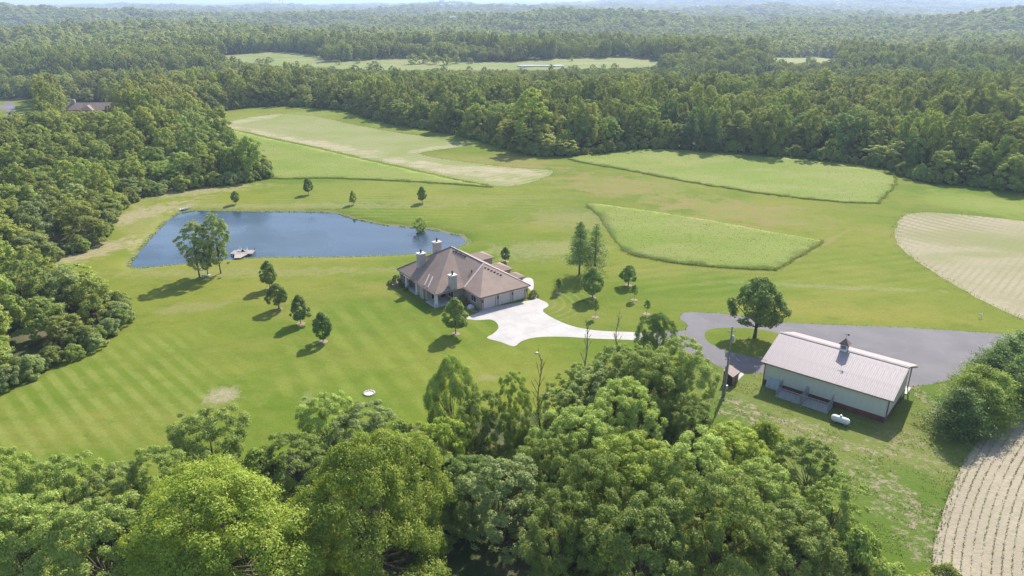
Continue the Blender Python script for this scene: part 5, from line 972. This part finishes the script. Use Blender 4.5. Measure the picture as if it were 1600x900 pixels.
for x in (-.6, .6): part('door', 'gutter', k, lambda mb: mb.box(x - .52, x + .52, -.84, -.8, .15, 1.6))
mb = MB(); mb.prism([flat(*p) for p in ((1145, 597), (1158, 582), (1163, 585), (1150, 598))], .01, .06); mb.build('concrete_pad', MAT['concrete'])['kind'] = 'structure'
# ------------------------------------------------------------------ pond things
dx_, dy_ = flat(377, 398, -.2); k = empty('dock', (dx_, dy_, WATER_Z), .03, 'grey wooden T-shaped dock on the near side of the pond', 'dock')
W2, D2 = 2.75, 3.0; zt = .62
nb_ = 26; mbp = MB(); mbp.box(-W2, W2, -D2 / nb_ + .012, D2 / nb_ - .012 if False else 0, zt - .05, zt)
bd = mbp.build('plank', B['deck'], k); bd.location = (0, D2 / nb_, 0)
for q in range(1, nb_): o_ = bd.copy(); COL.objects.link(o_); o_.parent = k; o_.location = (0, (q + 1) * D2 / nb_, 0)
part('joist', 'pole', k, lambda mb: [mb.box(x - .06, x + .06, .02, D2 - .02, zt - .3, zt - .052) for x in (-2.6, -1, 1, 2.6)])
part('ramp', 'deck', k, lambda mb: mb.add([(-.75, -3.2, zt - .02), (.75, -3.2, zt - .02), (1.7, .1, zt - .055), (-1.7, .1, zt - .055), (-.75, -3.2, zt - .14), (.75, -3.2, zt - .14), (1.7, .1, zt - .17), (-1.7, .1, zt - .17)], [(0, 1, 2, 3), (7, 6, 5, 4), (0, 4, 5, 1), (1, 5, 6, 2), (2, 6, 7, 3), (3, 7, 4, 0)]))
for x, y in ((-2.6, .2), (2.6, .2), (-2.6, 2.8), (2.6, 2.8), (-.6, -2.8), (.6, -2.8)): part('post', 'pole', k, lambda mb: mb.tube((x, y, -1.6), (x, y, zt + (.75 if y > 2 and x > 0 else -.06)), .09, .09, 8))
def chair(x, y, rz, lb):
    k = empty('deck_chair', (x, y, WATER_Z + zt), rz, lb, 'chair', 'pale chairs on the dock')
    part('seat', 'white', k, lambda mb: mb.box(-.32, .32, -.3, .3, .33, .39)); part('backrest', 'white', k, lambda mb: mb.add([(-.32, .26, .36), (.32, .26, .36), (.3, .52, 1.05), (-.3, .52, 1.05), (-.32, .32, .36), (.32, .32, .36), (.3, .58, 1.05), (-.3, .58, 1.05)], [(0, 1, 2, 3), (7, 6, 5, 4), (0, 4, 5, 1), (1, 5, 6, 2), (2, 6, 7, 3), (3, 7, 4, 0)]))
    for sx in (-.36, .36): part('armrest', 'white', k, lambda mb: mb.box(sx - .06, sx + .06, -.34, .36, .56, .6)); part('leg', 'white', k, lambda mb: mb.box(sx - .04, sx + .04, -.3, -.22, 0, .56)); part('leg', 'white', k, lambda mb: mb.box(sx - .04, sx + .04, .26, .34, 0, .56))
chair(dx_ - .95, dy_ + 1.9, .1, 'left of two white deck chairs on the dock'); chair(dx_ + .55, dy_ + 1.9, -.1, 'right of two white deck chairs on the dock')
k = empty('cooler_box', (dx_ - .2, dy_ + 1.9, WATER_Z + zt), 0, 'small dark box between the two deck chairs on the dock', 'box'); part('box_body', 'brown', k, lambda mb: mb.box(-.25, .25, -.2, .2, 0, .4)); part('lid', 'dark', k, lambda mb: mb.box(-.28, .28, -.23, .23, .4, .46))
bx_, by_ = ground(290, 327); k = empty('rowing_boat', (bx_, by_, tz(bx_, by_)), .9, 'small white flat boat drawn up on the far left bank of the pond', 'boat')
def hull(mb):
    st = [(-1.7, .5, .1), (-1.0, .62, .02), (.3, .64, 0), (1.2, .5, .06), (1.8, .22, .22)]; vs_ = []
    for x, w, z in st: vs_ += [(x, -w, .48), (x, -w * .7, z), (x, w * .7, z), (x, w, .48), (x, w - .07, .48), (x, w * .6, z + .07), (x, -w * .6, z + .07), (x, -w + .07, .48)]
    fs_ = [(i * 8 + j, i * 8 + (j + 1) % 8, (i + 1) * 8 + (j + 1) % 8, (i + 1) * 8 + j) for i in range(4) for j in range(8)] + [tuple(range(7, -1, -1)), tuple(range(32, 40))]; mb.add(vs_, fs_)
part('hull', 'white', k, hull)
for x in (-.9, .4): part('seat', 'steel', k, lambda mb: mb.box(x - .16, x + .16, -.57, .57, .36, .4))
bx_, by_ = flat(322, 433); k = empty('stone_bench', (bx_, by_, 0), .15, 'pale stone bench at the foot of the three pond trees', 'bench'); part('seat', 'grey', k, lambda mb: mb.box(-1.0, 1.0, -.28, .28, .4, .52))
for x in (-.65, .65): part('leg', 'grey', k, lambda mb: mb.box(x - .14, x + .14, -.22, .22, 0, .4))
# small things on the lawn
rx_, ry_ = flat(577, 615); k = empty('stone_ring', (rx_, ry_, 0), 0, 'round pale stone ring with ash lying on the lawn', 'fire ring'); part('ash_bed', 'grey', k, lambda mb: mb.lathe([(.66, 0), (.66, .06), (.3, .09), (.05, .09)], 16))
for q in range(13):
    an = q * 2 * math.pi / 13; part('stone', 'cap', k, lambda mb: mb.lathe([(.17, 0), (.2, .08), (.17, .19), (.06, .24)], 7, (.83 * math.cos(an), .83 * math.sin(an), 0)))
bx_, by_ = flat(165, 470); k = empty('nest_box', (bx_, by_, 0), .4, 'black nest box on a post at the lawn edge by the left thicket', 'nest box'); part('post', 'pole', k, lambda mb: mb.tube((0, 0, -.1), (0, 0, .75), .06, .06, 8)); part('box_body', 'black', k, lambda mb: mb.box(-.28, .28, -.28, .28, .7, 1.35)); part('lid', 'black', k, lambda mb: mb.add([(-.36, -.4, 1.33), (.36, -.4, 1.33), (.36, .34, 1.5), (-.36, .34, 1.5), (-.36, -.4, 1.4), (.36, -.4, 1.4), (.36, .34, 1.57), (-.36, .34, 1.57)], [(0, 3, 2, 1), (4, 5, 6, 7), (0, 1, 5, 4), (1, 2, 6, 5), (2, 3, 7, 6), (3, 0, 4, 7)]))
bx_, by_ = flat(839, 552); boulder('stone', bx_, by_, .3, B['cap'], 'small white stone on the lawn below the driveway', 'stone', .6, 3)
bx_, by_ = flat(1531, 497); k = empty('marker_post', (bx_, by_, 0), 0, 'pair of thin white marker posts in the grass above the asphalt', 'marker')
for s_ in (-.25, .25): part('post', 'white', k, lambda mb: mb.tube((s_, 0, -.1), (s_, 0, 1.15), .045, .045, 8))
part('board', 'white', k, lambda mb: mb.box(-.3, .3, -.03, .03, .75, .95))
# ------------------------------------------------------------------ far away: brown-roofed house, power-station stacks, farm buildings
hx_, hy_ = flat(146, 168, 3.5); hz_ = tz(hx_, hy_); k = empty('far_house', (hx_, hy_, hz_), .06, 'long brown-roofed house half hidden in the woods at upper left', 'house')
part('wall', 'brick', k, lambda mb: mb.box(-15.5, 15.5, -4.8, 4.8, 0, 3.2)); rf_ = part('roof', 'roof', k, lambda mb: mb.add([(-16.2, -5.6, 3.1), (16.2, -5.6, 3.1), (16.2, 5.6, 3.1), (-16.2, 5.6, 3.1), (-12, 0, 6.6), (15, 0, 6.6)], [(0, 1, 5, 4), (1, 2, 5), (2, 3, 4, 5), (3, 0, 4), (3, 2, 1, 0)])); part('chimney', 'stone', rf_, lambda mb: mb.box(-11, -9.4, -.6, .6, 5.2, 8.4))
part('roof', 'roof', k, lambda mb: mb.add([(-5, -8, 3.15), (3, -8, 3.15), (3, 0, 3.15), (-5, 0, 3.15), (-1, -5, 5.6), (-1, 0, 5.6)], [(0, 1, 4), (1, 2, 5, 4), (3, 0, 4, 5), (3, 2, 1, 0)]))
for x in (-12, -7, 6, 11): window(k, 'x', x - .9, x + .9, 1.0, 2.4, -4.8, -1)
for px, w, top, lb in ((422, 9, -1, 'widest and leftmost of the faint smokestacks on the horizon'), (436, 6, 1, 'middle of the faint smokestacks on the horizon'), (441, 6, 1, 'rightmost of the faint smokestacks on the horizon')):
    d_ = 8600.; x = (px - 800) / F_PX * d_ * CP * 1.0; y = d_; z0 = tz(x, y); H = height_for(x, y, top) - z0 if False else 125.; dep_x = (px - 800) / F_PX * (y * CP + (CAM_H - 100) * SP)
    k = empty('smokestack', (dep_x, y, z0), 0, lb, 'smokestack', 'power station smokestacks'); part('stack', 'slab', k, lambda mb: mb.lathe([(w, 0), (w * .75, H * .5), (w * .62, H)], 14), True); part('stack_rim', 'dark', k, lambda mb: mb.lathe([(w * .66, H), (w * .66, H + 3), (w * .4, H + 3.2)], 14))
for px, py, w, lb in ((1555, 21, 26, 'pale far-off farm shed near the horizon at right'), (1500, 12, 20, 'tiny pale shed left of the far-off farm shed'), (708, 36, 14, 'tiny white roof in the distant forest')):
    x, y = ground(px, py); z0 = tz(x, y) + 6; k = empty('far_shed', (x, y, z0 - 6), .2, lb, 'shed'); part('wall', 'white', k, lambda mb: mb.box(-w / 2, w / 2, -w * .3, w * .3, 0, 12)); part('roof', 'white', k, lambda mb: mb.add([(-w / 2 - 1, -w * .3 - 1, 12), (w / 2 + 1, -w * .3 - 1, 12), (w / 2 + 1, w * .3 + 1, 12), (-w / 2 - 1, w * .3 + 1, 12), (-w / 2 - 1, 0, 17), (w / 2 + 1, 0, 17)], [(0, 1, 5, 4), (2, 3, 4, 5), (1, 2, 5), (3, 0, 4), (3, 2, 1, 0)]))
# ------------------------------------------------------------------ the air
mb = MB(); mb.box(-61000, 61000, -61000, 61000, -60, 215); hz = mb.build('haze', None); hz['kind'] = 'stuff'
hm = bpy.data.materials.new('haze_air'); hm.use_nodes = True; nt = hm.node_tree; nt.nodes.remove(nt.nodes['Principled BSDF']); pv = nt.nodes.new('ShaderNodeVolumePrincipled'); pv.inputs['Color'].default_value = (.62, .76, 1.0, 1); pv.inputs['Density'].default_value = 1.5e-4; pv.inputs['Anisotropy'].default_value = .15
nt.links.new(pv.outputs[0], nt.nodes['Material Output'].inputs['Volume']); hz.data.materials.append(hm); hz.display_type = 'WIRE'
